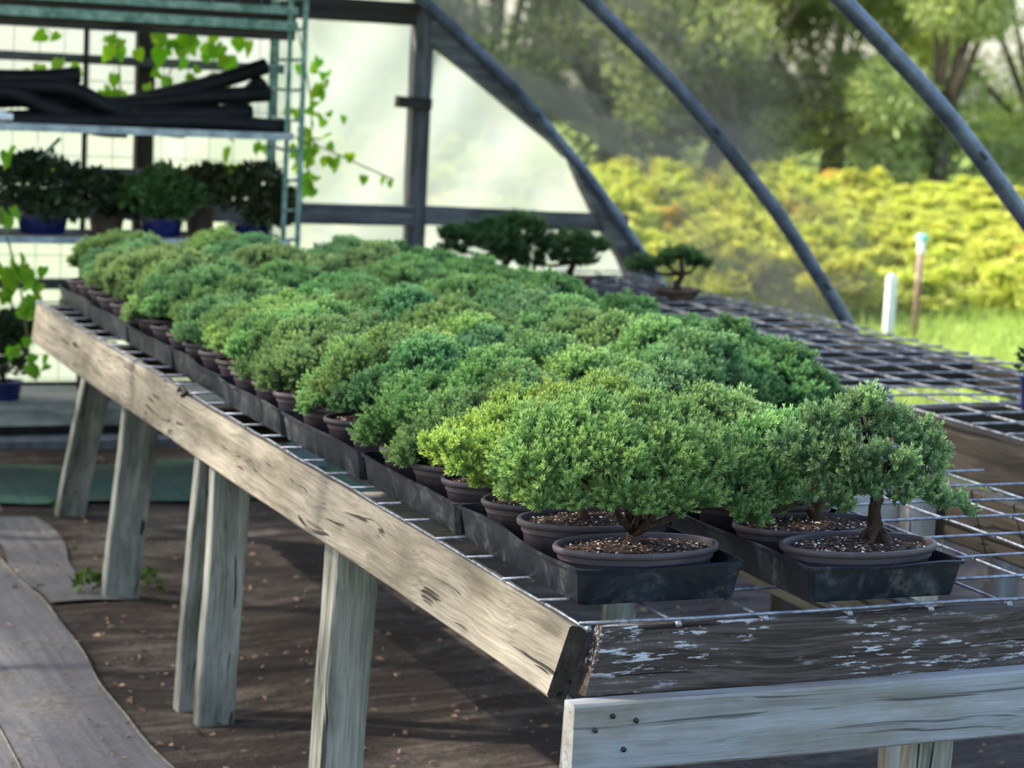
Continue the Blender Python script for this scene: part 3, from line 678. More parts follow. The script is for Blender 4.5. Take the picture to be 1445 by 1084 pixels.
G = 'junipers in oval pots on the mesh bench'
pr = random.Random(31); ct = 0
HERO = {(0, 0, 0), (0, 0, 1), (0, 0, 2), (1, 0, 0), (1, 0, 1)}
hero_pos = {}
for (c, i, x, y, rz) in tray_pos:
    for k in range(3):
        lx, ly = pr.uniform(-.004, .004), (-.1685 + .1685 * k) * 1.0
        px_, py_ = x + lx * math.cos(rz) - ly * math.sin(rz), y + lx * math.sin(rz) + ly * math.cos(rz)
        if (c, i, k) in HERO: hero_pos[(c, i, k)] = (px_, py_, TZ + .004); continue
        v = pr.randrange(len(GEN)); flat = pr.choice((0, math.pi)) + pr.uniform(-.35, .35)
        far = (y - 3) / 4.5
        hue = pr.random()
        colr = (pr.uniform(.68, .88), pr.uniform(.80, .96), pr.uniform(.78, 1.0)) if hue < .5 else (pr.uniform(.88, 1.12), pr.uniform(.92, 1.06), pr.uniform(.78, .95))
        if c == 3: colr = (.58, .74, .62)
        dx = {0: pr.uniform(.03, .065), 1: pr.uniform(-.02, .02), 2: pr.uniform(-.02, .02), 3: pr.uniform(-.07, -.04)}[c]
        t = juniper((px_ , py_, TZ + .004), GEN[v][0], GEN[v][1], '%s juniper, %s pot from front board, %s' % ('dark green' if c == 3 else ('green' if hue < .5 else 'yellowish green'), ORD[i * 3 + k + 1], ROWN[c]), G, rz, flat, pr.uniform(.86, 1.06), colr, ct % 3, .016, dx, True); ct += 1

def rel(px, py, y, o): p = on_y(px, py, y); return (p[0] - o[0], p[1] - o[1], p[2] - o[2])
def hero_lobes(o, rows):
    out = []
    for (px, py, dy, rx, rz_, br) in rows:
        p = rel(px, py, o[1] + dy, o); out.append((*p, rx, (rx + rz_) * .55, rz_, br))
    return out
# front pot at the corner: broad light green mound
o = hero_pos[(0, 0, 0)]
rows = [(835, 598, .03, .062, .045, .75), (775, 615, .0, .06, .045, .85), (900, 595, .06, .065, .042, .5), (745, 655, -.02, .05, .042, .9), (800, 660, -.05, .055, .042, .7),
        (865, 640, -.06, .065, .05, .65), (930, 640, -.05, .062, .05, .55), (985, 640, -.02, .055, .045, .45), (890, 680, -.07, .055, .035, .5), (950, 685, -.05, .055, .035, .4), (1010, 665, .02, .05, .038, .3),
        (770, 695, -.03, .04, .03, .6), (960, 612, .06, .06, .04, .45), (820, 625, -.03, .055, .045, .8), (1035, 660, .04, .042, .035, .3), (800, 700, -.04, .035, .022, .6), (905, 708, -.08, .038, .022, .4), (950, 712, -.06, .036, .020, .35), (985, 700, -.03, .042, .026, .3), (735, 690, 0, .034, .026, .7), (860, 702, -.07, .030, .020, .45)]
lb = hero_lobes(o, rows)
juniper(o, foliage('foliage', lb, 150, 77), trunk_mesh(lb[::2], 3, base=(.0, 0, .068), r0=.012, height=.028), 'broad light green juniper mound in an oval pot at the bench corner', None, color=(1.12, 1.06, .85))
o = hero_pos[(0, 0, 1)]
rows = [(700, 640, .0, .05, .04, .9), (720, 600, .05, .05, .035, .8), (665, 650, .0, .042, .032, 1.0), (790, 590, .06, .06, .04, .5), (850, 570, .06, .06, .04, .5), (740, 640, -.03, .045, .035, .9), (640, 630, .0, .03, .024, 1.0), (700, 675, .0, .035, .026, .7)]
lb = hero_lobes(o, rows); juniper(o, foliage('foliage', lb, 145, 78), trunk_mesh(lb[::2], 4, base=(-.02, 0, .068), r0=.010, height=.05), 'yellow tipped juniper in an oval pot just behind the corner juniper', None, color=(1.35, 1.15, .72), soil=1, tall=True)
o = hero_pos[(0, 0, 2)]
rows = [(645, 640, .0, .042, .03, 1.0), (680, 610, .03, .05, .035, .85), (735, 580, .05, .06, .035, .5), (620, 630, .0, .03, .022, 1.0), (790, 570, .06, .055, .03, .4), (660, 655, -.01, .035, .028, .9)]
lb = hero_lobes(o, rows); juniper(o, foliage('foliage', lb, 145, 79), trunk_mesh(lb[::2], 5, base=(-.03, 0, .068), r0=.010, height=.05), 'pale yellow green juniper in the third oval pot from the bench corner', None, color=(1.45, 1.2, .7), soil=2, tall=True)
# juniper with the bare upright trunk
o = hero_pos[(1, 0, 0)]
rows = [(1165, 600, .03, .05, .038, .6), (1215, 585, .02, .05, .036, .55), (1228, 562, .0, .026, .022, 1.0), (1262, 600, .0, .05, .036, .6), (1300, 620, .0, .045, .034, .6), (1150, 645, .0, .048, .038, .35), (1205, 640, -.03, .05, .038, .3), (1255, 650, -.05, .05, .038, .7), (1300, 655, -.02, .042, .036, .55),
        (1180, 685, .0, .042, .03, .3), (1225, 680, -.03, .04, .028, .35), (1275, 690, -.02, .035, .026, .6), (1310, 690, -.01, .036, .022, .75), (1340, 704, -.01, .034, .017, .8), (1120, 625, .03, .04, .03, .9), (1320, 640, 0, .028, .026, .7), (1368, 716, -.01, .020, .009, .8), (1180, 708, -.02, .034, .018, .35), (1145, 690, .0, .036, .026, .35)]
lb = hero_lobes(o, rows)
def hero_trunk(o):
    mb = MB(); pts = [rel(x, y, o[1] + d, o) for x, y, d in ((1242, 775, .0), (1236, 745, .0), (1234, 720, -.005), (1238, 695, .0), (1225, 665, .0), (1210, 630, .01))]
    pk = spline(pts, 5); kr = random.Random(8); mb.tube(pk, [float(np.interp(i / (len(pk) - 1), [0, .2, .4, .6, .8, 1], [.019, .0125, .0105, .0115, .009, .005])) * kr.uniform(.86, 1.16) for i in range(len(pk))], 10); rr = random.Random(2)
    for l in lb:
        f = Vector(pts[3 if rr.random() < .4 else 4]); e = Vector(l[:3]); k = (f + e) / 2 + Vector((rr.uniform(-.015, .015), rr.uniform(-.015, .015), rr.uniform(-.012, .012))); mb.tube([f, k, e], [.006, .0042, .002], 6)
    for a in range(5):
        q = Vector(pts[1]); e = q + Vector((math.cos(a * 1.3) * .035, math.sin(a * 1.3) * .03, -.035)); mb.tube([q, (q + e) / 2 + Vector((0, 0, .006)), e], [.010, .008, .004], 6)
    return mb.mesh('trunk', 'bark', True)
juniper(o, foliage('foliage', [(*l[:3], l[3] * .88, l[4] * .85, l[5] * .88, l[6]) for l in lb], 92, 80, below=-.8), hero_trunk(o), 'sparse grey green juniper with a bare upright trunk and drooping branch', None, color=(.95, .90, .95), soil=2)
# its neighbour leaning over the tray edge
o = hero_pos[(1, 0, 1)]
rows = [(1075, 625, -.02, .05, .038, .95), (1110, 610, .0, .045, .034, 1.0), (1035, 650, -.04, .048, .040, .35), (1070, 665, -.07, .048, .042, .3), (1040, 690, -.09, .045, .036, .25), (1090, 690, -.06, .042, .034, .35), (1060, 720, -.09, .036, .026, .3), (1010, 640, -.02, .042, .034, .3), (1120, 655, -.02, .045, .035, .6), (1140, 620, .02, .04, .03, .8)]
lb = hero_lobes(o, rows)
juniper(o, foliage('foliage', lb, 140, 81, below=-.75), trunk_mesh(lb[::2], 9, base=(.03, 0, .068), r0=.014, height=.05, lean=(-.01, 0)), 'juniper leaning over its tray edge between the corner mound and the bare trunked juniper', None, color=(.95, 1.02, .9), soil=0)

# ------------------------------------------------------------------ pine bonsai on the far end of the empty bench
def pine(px, py, y, pads, label, potw=.10):
    b = on_y(px, py, y); loc = (b[0], y, .81); t = empty('pine_bonsai', loc)
    mb = MB(); mb.lathe([(.8, 0), (.95, .026), (1, .028), (1, .036), (.94, .036), (.9, .025), (0.01, .027)], 24, potw, potw * .75); obj('pot', mb.mesh('pot', 'terracotta', True, 40), t)
    lb = [(*rel(a, c, y + d, loc), r * 1.1, r * .9, rz_ * 1.5, .5) for (a, c, d, r, rz_) in pads]
    obj('foliage', foliage('foliage', lb, 120, int(px), 'pine', TPL_PINE, upb=.5, below=-.3, slen=(.7, 1.1)), t)
    mb = MB(); c = Vector((0, 0, .02)); top = Vector(lb[0][:3]); m = c + (top - c) * .5 + Vector((.02, 0, 0)); mb.tube([c, c + (m - c) * .5 + Vector((-.012, 0, 0)), m, top], [.02, .016, .012, .006], 8)
    for l in lb[1:]:
        e = Vector(l[:3]); mb.tube([m, (m + e) / 2 + Vector((0, 0, -.012)), e], [.009, .007, .004], 6)
    obj('trunk', mb.mesh('trunk', 'bark', True), t); tag(t, label, 'bonsai', 'pine bonsai in front of the end wall')
pine(700, 395, 8.05, [(735, 322, 0, .09, .035), (670, 335, .03, .09, .03), (700, 345, -.05, .10, .035), (640, 333, 0, .05, .02), (755, 345, .02, .06, .03), (700, 325, .0, .07, .03), (640, 352, 0, .05, .02), (720, 362, -.03, .07, .03)], 'large dark pine bonsai with flat foliage pads before the rail')
pine(805, 392, 8.15, [(805, 345, 0, .085, .035), (835, 350, .03, .06, .025), (775, 362, -.03, .06, .03), (820, 368, -.05, .06, .025), (750, 372, .0, .05, .022)], 'dark pine bonsai beside the curved arch board')
pine(955, 418, 7.7, [(960, 362, 0, .06, .022), (985, 373, 0, .042, .02), (938, 370, .02, .035, .018), (905, 378, .02, .05, .028)], 'small dark pine bonsai with round pads in front of the golden shrubs')

# dark blue pot standing on the empty bench at the right
q = on_z(1452, 585, .80); mb = MB(); mb.lathe([(.038, 0), (.046, .09), (.051, .092), (.051, .10), (.045, .10), (.042, .085), (.002, .085)], 28)
t = empty('plant_pot', (q[0] + .02, q[1], .807)); obj('pot', mb.mesh('pot', 'blue_glaze', True, 40), t)
obj('foliage', leaf_cloud('foliage', [(0, 0, .14, .05, .05, .05, .3)], 120, 5, 'rack_leaf', (.02, .04)), t); tag(t, 'small dark blue pot with a green plant on the empty mesh bench', 'potted plant')

# ------------------------------------------------------------------ storage rack with its load
RY0, RY1 = 8.32, 8.72
def RX(px, py, y=RY0): return on_y(px, py, y)[0]
rx1 = RX(425, 200); rx0 = .55
rack = empty('storage_rack', (1.6, 8.5, 0)); tag(rack, 'tall green painted steel rack with tubes and potted plants before the end wall', 'rack')
def rpart(name, mb, mat, smooth=False): return obj(name, mb.mesh(name, mat, smooth), rack, (-1.6, -8.5, 0))
def angle_post(x, y, mat='green_steel', z1=2.12, w=.030):
    mb = MB(); mb.box((x - w / 2, y, 0.0), (x + w / 2, y + .004, z1)); mb.box((x + w / 2 - .004, y + .004, 0), (x + w / 2, y + w, z1)); rpart('upright', mb, mat)
angle_post(rx1, RY0, 'green_steel', w=.022); angle_post(rx1 - .055, RY0 + .015, w=.02); angle_post(rx1 + .0, RY1, w=.04); angle_post(rx0, RY0); angle_post(rx0, RY1); angle_post(RX(119, 200, RY1), RY1, 'wood_dark', w=.02)
for i, z in enumerate(np.arange(.25, 2.1, .118)):
    mb = MB(); mb.tube([(rx1 - .052, RY0 + .012, z), (rx1, RY0 + .008, z + .004)], .006, 6); mb.tube([(rx1 - .052, RY0 + .014, z), (rx1 - .004, RY1, z)], .006, 6); rpart('rung', mb, 'green_steel', True)
def shelf(z, h, mat, deck=True, dmat='wood_dark'):
    s = empty('shelf', (0, 0, z)); s.parent = rack
    mb = MB(); mb.box((rx0 + .02, RY0 - .004, z - h), (rx1 - .03, RY0 + .02, z)); f = rpart('front_rail', mb, mat); f.parent = s; f.location = (-1.6, -8.5, -z)
    mb = MB(); mb.box((rx0 + .02, RY1 - .02, z - h), (rx1 - .01, RY1 + .002, z)); f = rpart('back_rail', mb, mat); f.parent = s; f.location = (-1.6, -8.5, -z)
    if z > 1.6:
        mb = MB(); mb.box((rx0 + .02, RY0 + .022, z - h - .036), (rx1 - .032, RY0 + .034, z - h + .004)); f = rpart('underside_shade_strip', mb, 'wood_dark'); f.parent = s; f.location = (-1.6, -8.5, -z)  # dark strip added to stand in for the shaded shelf underside
    if deck:
        y = RY0 + .036
        for k in range(4):
            mb = MB(); mb.box((rx0 + .02, y, z - h - .002), (rx1 - .035, y + .078, z - h + .012)); f = rpart('deck_board', mb, dmat); f.parent = s; f.location = (-1.6, -8.5, -z); y += .084
zS1 = on_y(300, 3, RY0)[2]; zS2 = on_y(300, 24, RY0)[2]; zS3 = on_y(300, 184, RY0)[2]; zS4 = on_y(60, 334, RY0)[2]
shelf(zS1, .030, 'green_steel'); shelf(zS2, .036, 'green_steel'); shelf(zS3, .028, 'grey_steel'); shelf(zS4, .026, 'grey_steel')
mb = MB(); a = on_y(85, 195, RY0 + .1); c = on_y(20, 243, RY0 + .1); mb.tube([a, (a + c) / 2 + np.array([.01, 0, -.012]), c], .007, 6); rpart('brace', mb, 'green_steel', True)

# black drain pipes on the rack
def corr(pts, r, label, i):
    P = spline(pts, 14); mb = MB(); n = len(P); fine = []
    for k in range(n - 1):
        for s in range(2): fine.append(P[k] + (P[k + 1] - P[k]) * s / 2)
    fine.append(P[-1]); mb.tube(fine, [r * (1 + .05 * (1 if k % 2 else -1)) for k in range(len(fine))], 14)
    o_ = obj('drain_pipe', mb.mesh('drain_pipe', 'rubber', True)); tag(o_, label, 'pipe', 'black corrugated pipes on the rack')
def P3(px, py, d): p = on_y(px, py, RY0 + d); return (p[0], p[1], p[2])
r_ = .033
PL = [([(-150, 178, .05), (0, 172, .06), (150, 172, .06), (300, 173, .06), (407, 182, .07)], 'black corrugated pipe lying straight at the front edge of the rack shelf'),
      ([(-150, 135, .12), (0, 130, .10), (60, 150, .09), (130, 178, .08), (180, 183, .06)], 'black corrugated pipe slanting down from the pile to the shelf edge'),
      ([(-150, 120, .16), (0, 122, .15), (90, 124, .14), (150, 150, .12), (210, 176, .11), (260, 184, .11)], 'black corrugated pipe bending over the middle of the pile'),
      ([(-150, 175, .2), (0, 168, .19), (150, 165, .19), (300, 160, .2), (355, 160, .2)], 'black corrugated pipe at the back of the rack shelf'),
      ([(-150, 104, .22), (0, 110, .22), (60, 110, .22), (112, 106, .22)], 'short black corrugated pipe end sticking up on top of the pile'),
      ([(-100, 145, .26), (40, 140, .25), (170, 148, .25), (280, 138, .25), (380, 132, .25)], 'black corrugated pipe running level along the top of the pile'),
      ([(60, 165, .30), (150, 152, .30), (240, 132, .30), (310, 114, .30), (376, 93, .30)], 'black corrugated pipe sloping up to the rack end frame'),
      ([(120, 178, .33), (220, 172, .33), (320, 158, .33), (345, 138, .33), (370, 112, .33)], 'black corrugated pipe with a kinked end against the rack post')]
for i, (pp, l) in enumerate(PL): corr([P3(*p) for p in pp], r_, l, i)
t = empty('pipe_fitting', P3(6, 177, -.0 + .03)); mb = MB(); mb.tube([(-.05, 0, .025), (.005, 0, .025)], .019, 16); mb.tube([(.0, 0, .025), (.03, 0, .022)], .014, 16); obj('body', mb.mesh('body', 'pvc', True, 40), t)
mb = MB(); mb.tube([(-.02, 0, .03), (-.02, -.0, .055)], .012, 12); obj('outlet', mb.mesh('outlet', 'pvc', True, 40), t); t.location = (on_y(6, 177, RY0 + .025)[0], RY0 + .028, zS3 - .002); tag(t, 'white plastic pipe fitting on the rack shelf beside the black pipes', 'fitting')

# potted plants on the rack
def rack_plant(px, y, zb, w, h, potmat, lobes, label, leafy='rack_leaf', seed=1, color=(1, 1, 1), fine=False):
    x = on_y(px, 320, y)[0]; t = empty('potted_plant', (x, y, zb))
    mb = MB(); mb.lathe([(.82, 0), (.86, h * .1), (.97, h * .85), (1.04, h * .88), (1.04, h), (.95, h), (.9, h * .85), (.02, h * .87)], 28, w, w * .8); obj('pot', mb.mesh('pot', potmat, True, 40), t)
    if fine: me = foliage('foliage', lobes, 60, seed, 'juniper', TPL_LO, slen=(.9, 1.5))
    else: me = leaf_cloud('foliage', [tuple(np.array(l[:3])) + tuple(np.array(l[3:6]) * 1.15) + l[6:] for l in lobes], 480, seed, leafy, (.025, .05), aspect=.5)
    f = obj('foliage', me, t, color=color)
    mb = MB(); r = random.Random(seed)
    for l in lobes: e = Vector(l[:3]); mb.tube([(0, 0, h * .8), (e.x * .3, e.y * .3, h + (e.z - h) * .5), e], [.009, .006, .003], 6)
    obj('trunk', mb.mesh('trunk', 'bark', True), t); tag(t, label, 'potted plant', 'potted plants on the rack')
zb = zS4 + .001
rack_plant(60, 8.46, zb, .10, .075, 'blue_glaze', [(-.16, 0, .15, .12, .09, .09), (0, 0, .19, .12, .09, .10), (.14, 0, .16, .11, .08, .09), (.04, -.05, .10, .10, .06, .05), (-.06, 0, .24, .06, .06, .05)], 'dark blue pot with a bushy grey green plant on the rack', seed=2)
rack_plant(150, 8.56, zb, .07, .06, 'terracotta', [(0, 0, .15, .09, .08, .07), (.06, 0, .1, .07, .06, .05)], 'small dark leafed plant between the blue pots on the rack', seed=3)
rack_plant(228, 8.44, zb, .085, .07, 'blue_glaze', [(-.08, 0, .16, .08, .07, .06), (.0, 0, .19, .08, .07, .07), (.09, 0, .15, .07, .06, .05), (0, -.05, .11, .08, .05, .04)], 'blue pot with a fresh green leafy plant on the rack', seed=4, color=(1.4, 1.9, 1.2))
rack_plant(282, 8.58, zb, .06, .10, 'terracotta', [(-.03, 0, .18, .06, .06, .06), (.05, 0, .2, .05, .05, .06)], 'tall brown clay pot with a sparse plant on the rack', seed=5, color=(1.6, 1.0, .9))
rack_plant(352, 8.46, zb, .095, .06, 'blue_glaze', [(-.07, 0, .17, .08, .07, .08), (.03, 0, .2, .09, .08, .08), (.12, 0, .14, .06, .06, .06), (.06, -.05, .09, .08, .05, .04)], 'wide blue pot with a dark reddish green plant at the rack end', seed=6, color=(1.3, 1.1, .9))
# lowest plank shelf on blocks
low = empty('plank_shelf', (1.5, 8.55, 0)); tag(low, 'low greenish plank shelf under the rack holding blue pots', 'shelf')
zl = on_y(100, 568, 8.36)[2]
for k in range(3):
    mb = MB(); mb.box((.3, 8.36 + k * .15, zl - .035), (2.9, 8.36 + k * .15 + .142, zl)); obj('plank', mb.mesh('plank', 'wood_leg'), low, (-1.5, -8.55, 0))
mb = MB(); mb.box((.3, 8.335, zl - .085), (2.9, 8.358, zl - .005)); obj('front_board', mb.mesh('front_board', 'wood_leg'), low, (-1.5, -8.55, 0))
for x in (.5, 2.75):
    mb = MB(); mb.box((x - .08, 8.45, -.03), (x + .08, 8.75, zl - .035)); obj('block', mb.mesh('block', 'concrete'), low, (-1.5, -8.55, 0))
rack_plant(8, 8.45, zl, .075, .075, 'blue_glaze', [(-.02, 0, .17, .09, .08, .10), (.03, 0, .26, .06, .06, .07)], 'blue pot with a dull grey green plant on the low plank shelf', seed=7)
rack_plant(146, 8.45, zl, .075, .085, 'blue_glaze', [(0, 0, .13, .06, .06, .04)], 'blue glazed pot behind the bench legs on the low plank shelf', seed=8)

# ------------------------------------------------------------------ vine with lime leaves
def leaf_mesh():
    pts = [(0, 0), (.30, -.16), (.50, .10), (.42, .45), (.18, .78), (0, 1.0), (-.18, .78), (-.42, .45), (-.50, .10), (-.30, -.16)]
    V = [(x, y, -.18 * abs(x) + .05 * math.sin(y * 3)) for x, y in pts] + [(0, .42, .03)]
    mb = MB(); n = len(pts); mb.add(V, [(i, (i + 1) % n, n) for i in range(n)])
    me = mb.mesh('leaf', 'vine_leaf', True); at = me.attributes.new('tint', 'FLOAT_COLOR', 'POINT'); at.data.foreach_set('color', np.tile([.5, .4, .6, 1], len(V)).astype(np.float32)); return me
LEAF = leaf_mesh()
def vine(label, stems, clusters, seed):
    r = random.Random(seed); p0 = stems[0][0]; v = empty('climbing_vine', (p0[0], p0[1], 0)); mb = MB()
    for s in stems: mb.tube(spline(s, 6), .0035, 6)
    obj('stem', mb.mesh('stem', 'vine_stem', True), v, (-p0[0], -p0[1], 0))
    for (px, py, sx, sy, n, size, y) in clusters:
        for k in range(n):
            q = on_y(px + r.gauss(0, sx), py + r.gauss(0, sy), y + r.uniform(-.06, .06)); s = size * r.uniform(.55, 1.0)
            l = obj('leaf', LEAF, v, (q[0] - p0[0], q[1] - p0[1], q[2]), (math.radians(-95 + r.gauss(0, 28)), r.gauss(0, .5), r.gauss(0, .6)), (1, 1, 1)); l.scale = (s * .9, s, s)
            l.color = (r.uniform(.8, 1.3), r.uniform(.85, 1.1), r.uniform(.6, 1.2), 1)
    tag(v, label, 'vine')
def V3(px, py, y): p = on_y(px, py, y); return (p[0], p[1], p[2])
vy = 8.98
vine('climbing vine with lime green leaves hanging beside the rack end against milky film', [[V3(405, -20, vy), V3(430, 90, vy), V3(440, 170, vy), V3(432, 260, vy)], [V3(432, 200, vy), V3(470, 215, vy), V3(520, 238, vy), V3(556, 254, vy)]],
     [(450, 110, 10, 14, 7, .062, vy), (445, 160, 16, 18, 9, .065, vy), (430, 140, 12, 40, 10, .06, vy), (440, 225, 14, 20, 10, .07, vy), (470, 225, 14, 8, 7, .065, vy), (440, 255, 8, 8, 4, .085, vy), (488, 165, 3, 3, 1, .05, vy), (520, 240, 4, 6, 2, .05, vy), (552, 252, 4, 3, 2, .06, vy), (418, 190, 6, 40, 8, .06, vy)], 5)
vy2 = 9.02
vine('vine with lime leaves spread over the wire grid behind the rack', [[V3(310, -20, vy2), V3(270, 60, vy2), V3(240, 120, vy2), V3(330, 200, vy2)], [V3(150, 0, vy2), V3(165, 60, vy2), V3(170, 130, vy2)]],
     [(250, 62, 26, 12, 14, .085, vy2), (295, 72, 22, 14, 10, .09, vy2), (345, 60, 14, 10, 5, .085, vy2), (265, 105, 26, 14, 12, .085, vy2), (165, 60, 12, 22, 9, .08, vy2), (165, 120, 8, 16, 5, .08, vy2), (75, 50, 8, 5, 3, .08, vy2), (55, 95, 8, 5, 2, .085, vy2), (90, 90, 6, 5, 2, .08, vy2), (140, 128, 10, 4, 4, .085, vy2), (325, 222, 10, 10, 3, .08, vy2), (370, 215, 8, 14, 5, .07, vy2), (80, 235, 10, 4, 2, .09, vy2), (225, 15, 30, 5, 4, .08, vy2), (300, 150, 14, 5, 3, .07, vy2)], 6)
vy3 = 8.1
vine('leafy vine trailing past the far bench corner and the low plank shelf', [[V3(-30, 180, vy3), V3(0, 300, vy3), V3(25, 390, vy3), V3(35, 450, vy3), V3(45, 530, vy3)]],
     [(8, 215, 6, 10, 4, .08, vy3), (12, 300, 8, 10, 5, .07, vy3), (20, 375, 14, 12, 12, .07, vy3), (45, 385, 10, 10, 5, .06, vy3), (38, 432, 9, 10, 8, .075, vy3), (95, 422, 6, 4, 2, .05, vy3), (45, 505, 16, 14, 11, .065, vy3), (8, 420, 6, 12, 3, .07, vy3)], 7)

# weeds by the legs
def weed(px, py, s, n, label, seed):
    q = on_z(px, py, 0); t = obj('weed', leaf_cloud('weed', [(0, 0, .02, s, s, s * .6, .6)], n, seed, 'weed', (.02, .045), below=-.2), None, (q[0], q[1], gz(q[0], q[1]) + .01), color=(1, 1, 1)); tag(t, label, 'weed', 'weeds under the bench')
weed(125, 838, .045, 60, 'green weed growing against the foot of the second farthest bench leg', 1)
weed(95, 722, .035, 34, 'bright green weed at the foot of the farthest bench leg', 2)
weed(205, 830, .05, 40, 'low straggling weed on the earth between the bench legs', 3)

# ------------------------------------------------------------------ outside: posts, shrubs, trees, grass
q = on_z(1290, 470, 0); t = empty('standpipe', (q[0], q[1], -.03)); mb = MB(); mb.tube([(0, 0, 0), (.005, 0, .64)], .022, 12); obj('pipe', mb.mesh('pipe', 'rust', True), t)
mb = MB(); mb.tube([(.005, 0, .60), (.006, 0, .68)], .026, 12); obj('collar', mb.mesh('collar', 'pvc', True, 40), t)
mb = MB(); mb.lathe([(.028, .675), (.042, .68), (.042, .71), (.03, .725), (.004, .73)], 20); obj('cap', mb.mesh('cap', 'teal', True, 40), t, (.006, 0, 0)); tag(t, 'rusty standpipe with a teal cap at the edge of the golden shrubs', 'standpipe')
q = on_z(1270, 468, 0); t = empty('marker_post', (q[0], q[1] + .15, -.03)); mb = MB(); mb.box((-.033, -.02, 0), (.033, .02, .40)); mb.add([(-.033, -.02, .40), (.033, -.02, .40), (.033, .02, .40), (-.033, .02, .40), (0, 0, .43)], [(0, 1, 4), (1, 2, 4), (2, 3, 4), (3, 0, 4)])
obj('post', mb.mesh('post', 'pvc'), t); tag(t, 'short white marker post beside the rusty standpipe', 'post')

def shrub_mesh(seed):
    r = random.Random(seed); L = []
    for i in range(9):
        a = r.uniform(0, 6.28); q = r.uniform(0, .34); h = r.uniform(.12, .52) * (1 - q * .6); L.append((q * math.cos(a), q * math.sin(a), h, r.uniform(.14, .2), r.uniform(.14, .2), r.uniform(.10, .18), r.uniform(.15, 1)))
    for i in range(5): a = r.uniform(0, 6.28); q = r.uniform(0, .25); L.append((q * math.cos(a), q * math.sin(a), r.uniform(.55, .70), .07, .07, .10, 1.0))
    return leaf_cloud('golden_shrub', L, 190, seed, 'shrub_leaf', (.045, .085), aspect=.55)
SH = [shrub_mesh(s) for s in range(4)]
sr = random.Random(12); cnt = 0; yy = 14.2
while yy < 29 and cnt < 292:
    x0 = on_y(330, 250, yy)[0]; x1 = on_y(1560, 250, yy)[0]
    step = .60 if yy < 22 else .9; x = x0 + sr.uniform(0, step)
    while x < x1 and cnt < 292:
        p = (x + sr.uniform(-.15, .15), yy + sr.uniform(-.2, .2) + (.25 if x > 9 else 0) , -.05)
        s = obj('golden_shrub', SH[sr.randrange(4)], None, p, (0, 0, sr.uniform(0, 6.28))); k = sr.uniform(.85, 1.05) * (1.0 if yy < 22 else 1.25); s.scale = (k * 1.1, k * 1.1, sr.uniform(.62, .86) * (1.12 if (yy > 21 and x < 12.5) else .92))
        xr = on_y(1235, 250, yy)[0]; low_side = x > xr
        if low_side: s.scale.z *= .74
        elif sr.random() < .15: s.scale.z *= 1.25
        h = sr.random(); s.color = (1.0, .92 + .12 * h, .9, 1) if sr.random() > .06 else (1.15, .8, .85, 1)
        sl = 'golden yellow shrub in the front row of the planting facing the lawn' if yy < 14.5 else ('orange flushed shrub among the golden shrubs outside the tunnel' if s.color[1] < .85 else ('golden yellow shrub at the back of the planting under the trees' if yy > 25.5 else 'golden yellow leafed shrub in the middle of the mass planting'))
        tag(s, sl, 'shrub', 'golden shrubs: ' + sl[:22]); cnt += 1; x += step
    yy += .90 if yy < 22 else 1.3

def tree_lobes(seed, w, h, low):
    r = random.Random(seed); L = []
    for i in range(34):
        a = r.uniform(0, 6.28); q = math.sqrt(r.random()) * w; z = low + (h - low) * r.random() ** 1.15; k = 1 - .3 * max(0, (z - low) / (h - low) - .35)
        s = r.uniform(.55, 1.05) * w * .36; L.append((q * k * math.cos(a), q * k * math.sin(a), z, s, s, s * r.uniform(.6, .95), r.uniform(0, 1)))
    return L
def make_tree(name, loc, seed, w, h, low, label, color, droop=0.0, size=(.12, .24)):
    lb = tree_lobes(seed, w, h, .45); t = empty(name, loc); obj('crown', leaf_cloud('crown', lb, 400, seed, 'tree_leaf', size, below=-.9, droop=droop, aspect=.42, depthj=.35), t, color=color)
    mb = MB(); mb.tube([(0, 0, -.1), (.1, 0, .6), (0, .1, 1.4), (.1, 0, h * .7)], [w * .09, w * .07, w * .05, w * .02], 9)
    for l in lb[::2]: e = Vector(l[:3]); mb.tube([(0, .05, .7), (e.x * .5, e.y * .5, (.7 + e.z) / 2 + .1), e], [w * .03, w * .02, w * .008], 6)
    obj('trunk', mb.mesh('trunk', 'tree_bark', True), t); tag(t, label, 'tree', 'trees behind the golden shrubs'); return t
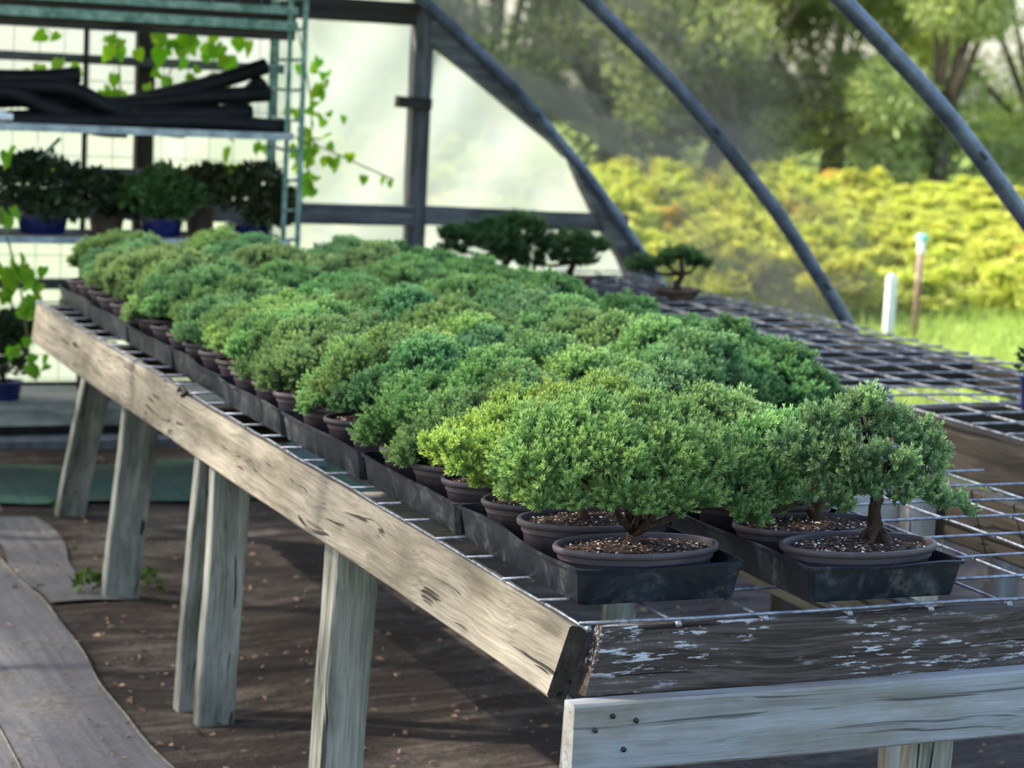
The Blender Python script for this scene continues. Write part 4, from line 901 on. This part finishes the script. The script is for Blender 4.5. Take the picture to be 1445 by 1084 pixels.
TREES = [(1180, 39, 3.0, 7.0, .6, (1.5, 1.4, .85), .0, 'bright green broad tree behind the golden shrubs'),
         (1330, 36, 2.3, 5.0, .5, (1.25, 1.25, 1.15), .5, 'drooping grey green tree behind the golden shrubs at the standpipe'),
         (1480, 40, 3.2, 7.5, .5, (1.15, 1.25, 1.0), .2, 'tall leafy tree beyond the right end of the empty bench'),
         (1010, 37, 2.4, 5.0, .4, (.62, .62, .62), .1, 'dark tree seen through the dusty film past the middle hoop'),
         (860, 40, 2.8, 6.2, .4, (.55, .55, .58), .0, 'dark olive tree seen through the film between two hoops'),
         (700, 42, 2.8, 6.0, .5, (.9, 1.0, .9), .0, 'tree showing as a pale blur through the milky film beside the post'),
         (500, 42, 2.8, 6.4, .5, (.8, 1.0, .95), .0, 'tree showing as a green blur through the milky film by the vine'),
         (1620, 37, 2.8, 6.5, .5, (.9, 1.0, .8), .2, 'leafy tree past the tall tree beyond the empty bench'),
         (1240, 45, 3.0, 5.5, .3, (.55, .6, .5), .0, 'low dark tree behind the gap over the golden shrubs'),
         (940, 46, 3.4, 7.5, .6, (.5, .5, .5), .0, 'tall dark tree behind the middle hoop')]
for i, (px, y, w, h, low_, c, dr, l) in enumerate(TREES):
    q = on_y(px, 110, y); make_tree('broadleaf_tree', (q[0], y, -.05), 100 + i, w, h, low_, l, c, dr)

def grass(seed, n, y0, y1, xa, grow, wid, wgrow):
    rng = np.random.default_rng(seed); y = rng.uniform(y0, y1, n); x = xa + (y - y0) * grow + rng.random(n) * (wid + (y - y0) * wgrow); h = rng.uniform(.03, .10, n) * np.where(rng.random(n) < .06, 2.2, 1); th = rng.uniform(0, 6.28, n); w = .006
    z = -.06 + .03 * np.sin(x * .8) * np.sin(y * .6); b = np.stack([x, y, z], 1); u = np.stack([np.cos(th), np.sin(th), 0 * th], 1) * w; t = b + np.stack([rng.normal(0, .02, n), rng.normal(0, .02, n), h], 1)
    T = np.zeros((n, 3, 3)); T[:, 2, 0] = 1; T[:, :, 1] = rng.random(n)[:, None]; T[:, :, 2] = rng.random(n)[:, None]
    return tri_mesh('grass_tufts', np.stack([b - u, b + u, t], 1).reshape(-1, 3), 'grass', T.reshape(-1, 3))
g = obj('grass_tufts', grass(3, 30000, 9.5, 15.5, 3.5, .35, 7, .5), color=(1, 1, 1)); g['kind'] = 'stuff'; tag(g, 'sunlit yellow green grass blades between the tunnel and the golden shrubs', 'grass')
g = obj('grass_tufts', grass(4, 16000, 4.2, 9.45, 5.25, 0, 3.2, .3), color=(1, 1, 1)); g['kind'] = 'stuff'; tag(g, 'green grass blades outside the tunnel seen under the empty bench', 'grass')
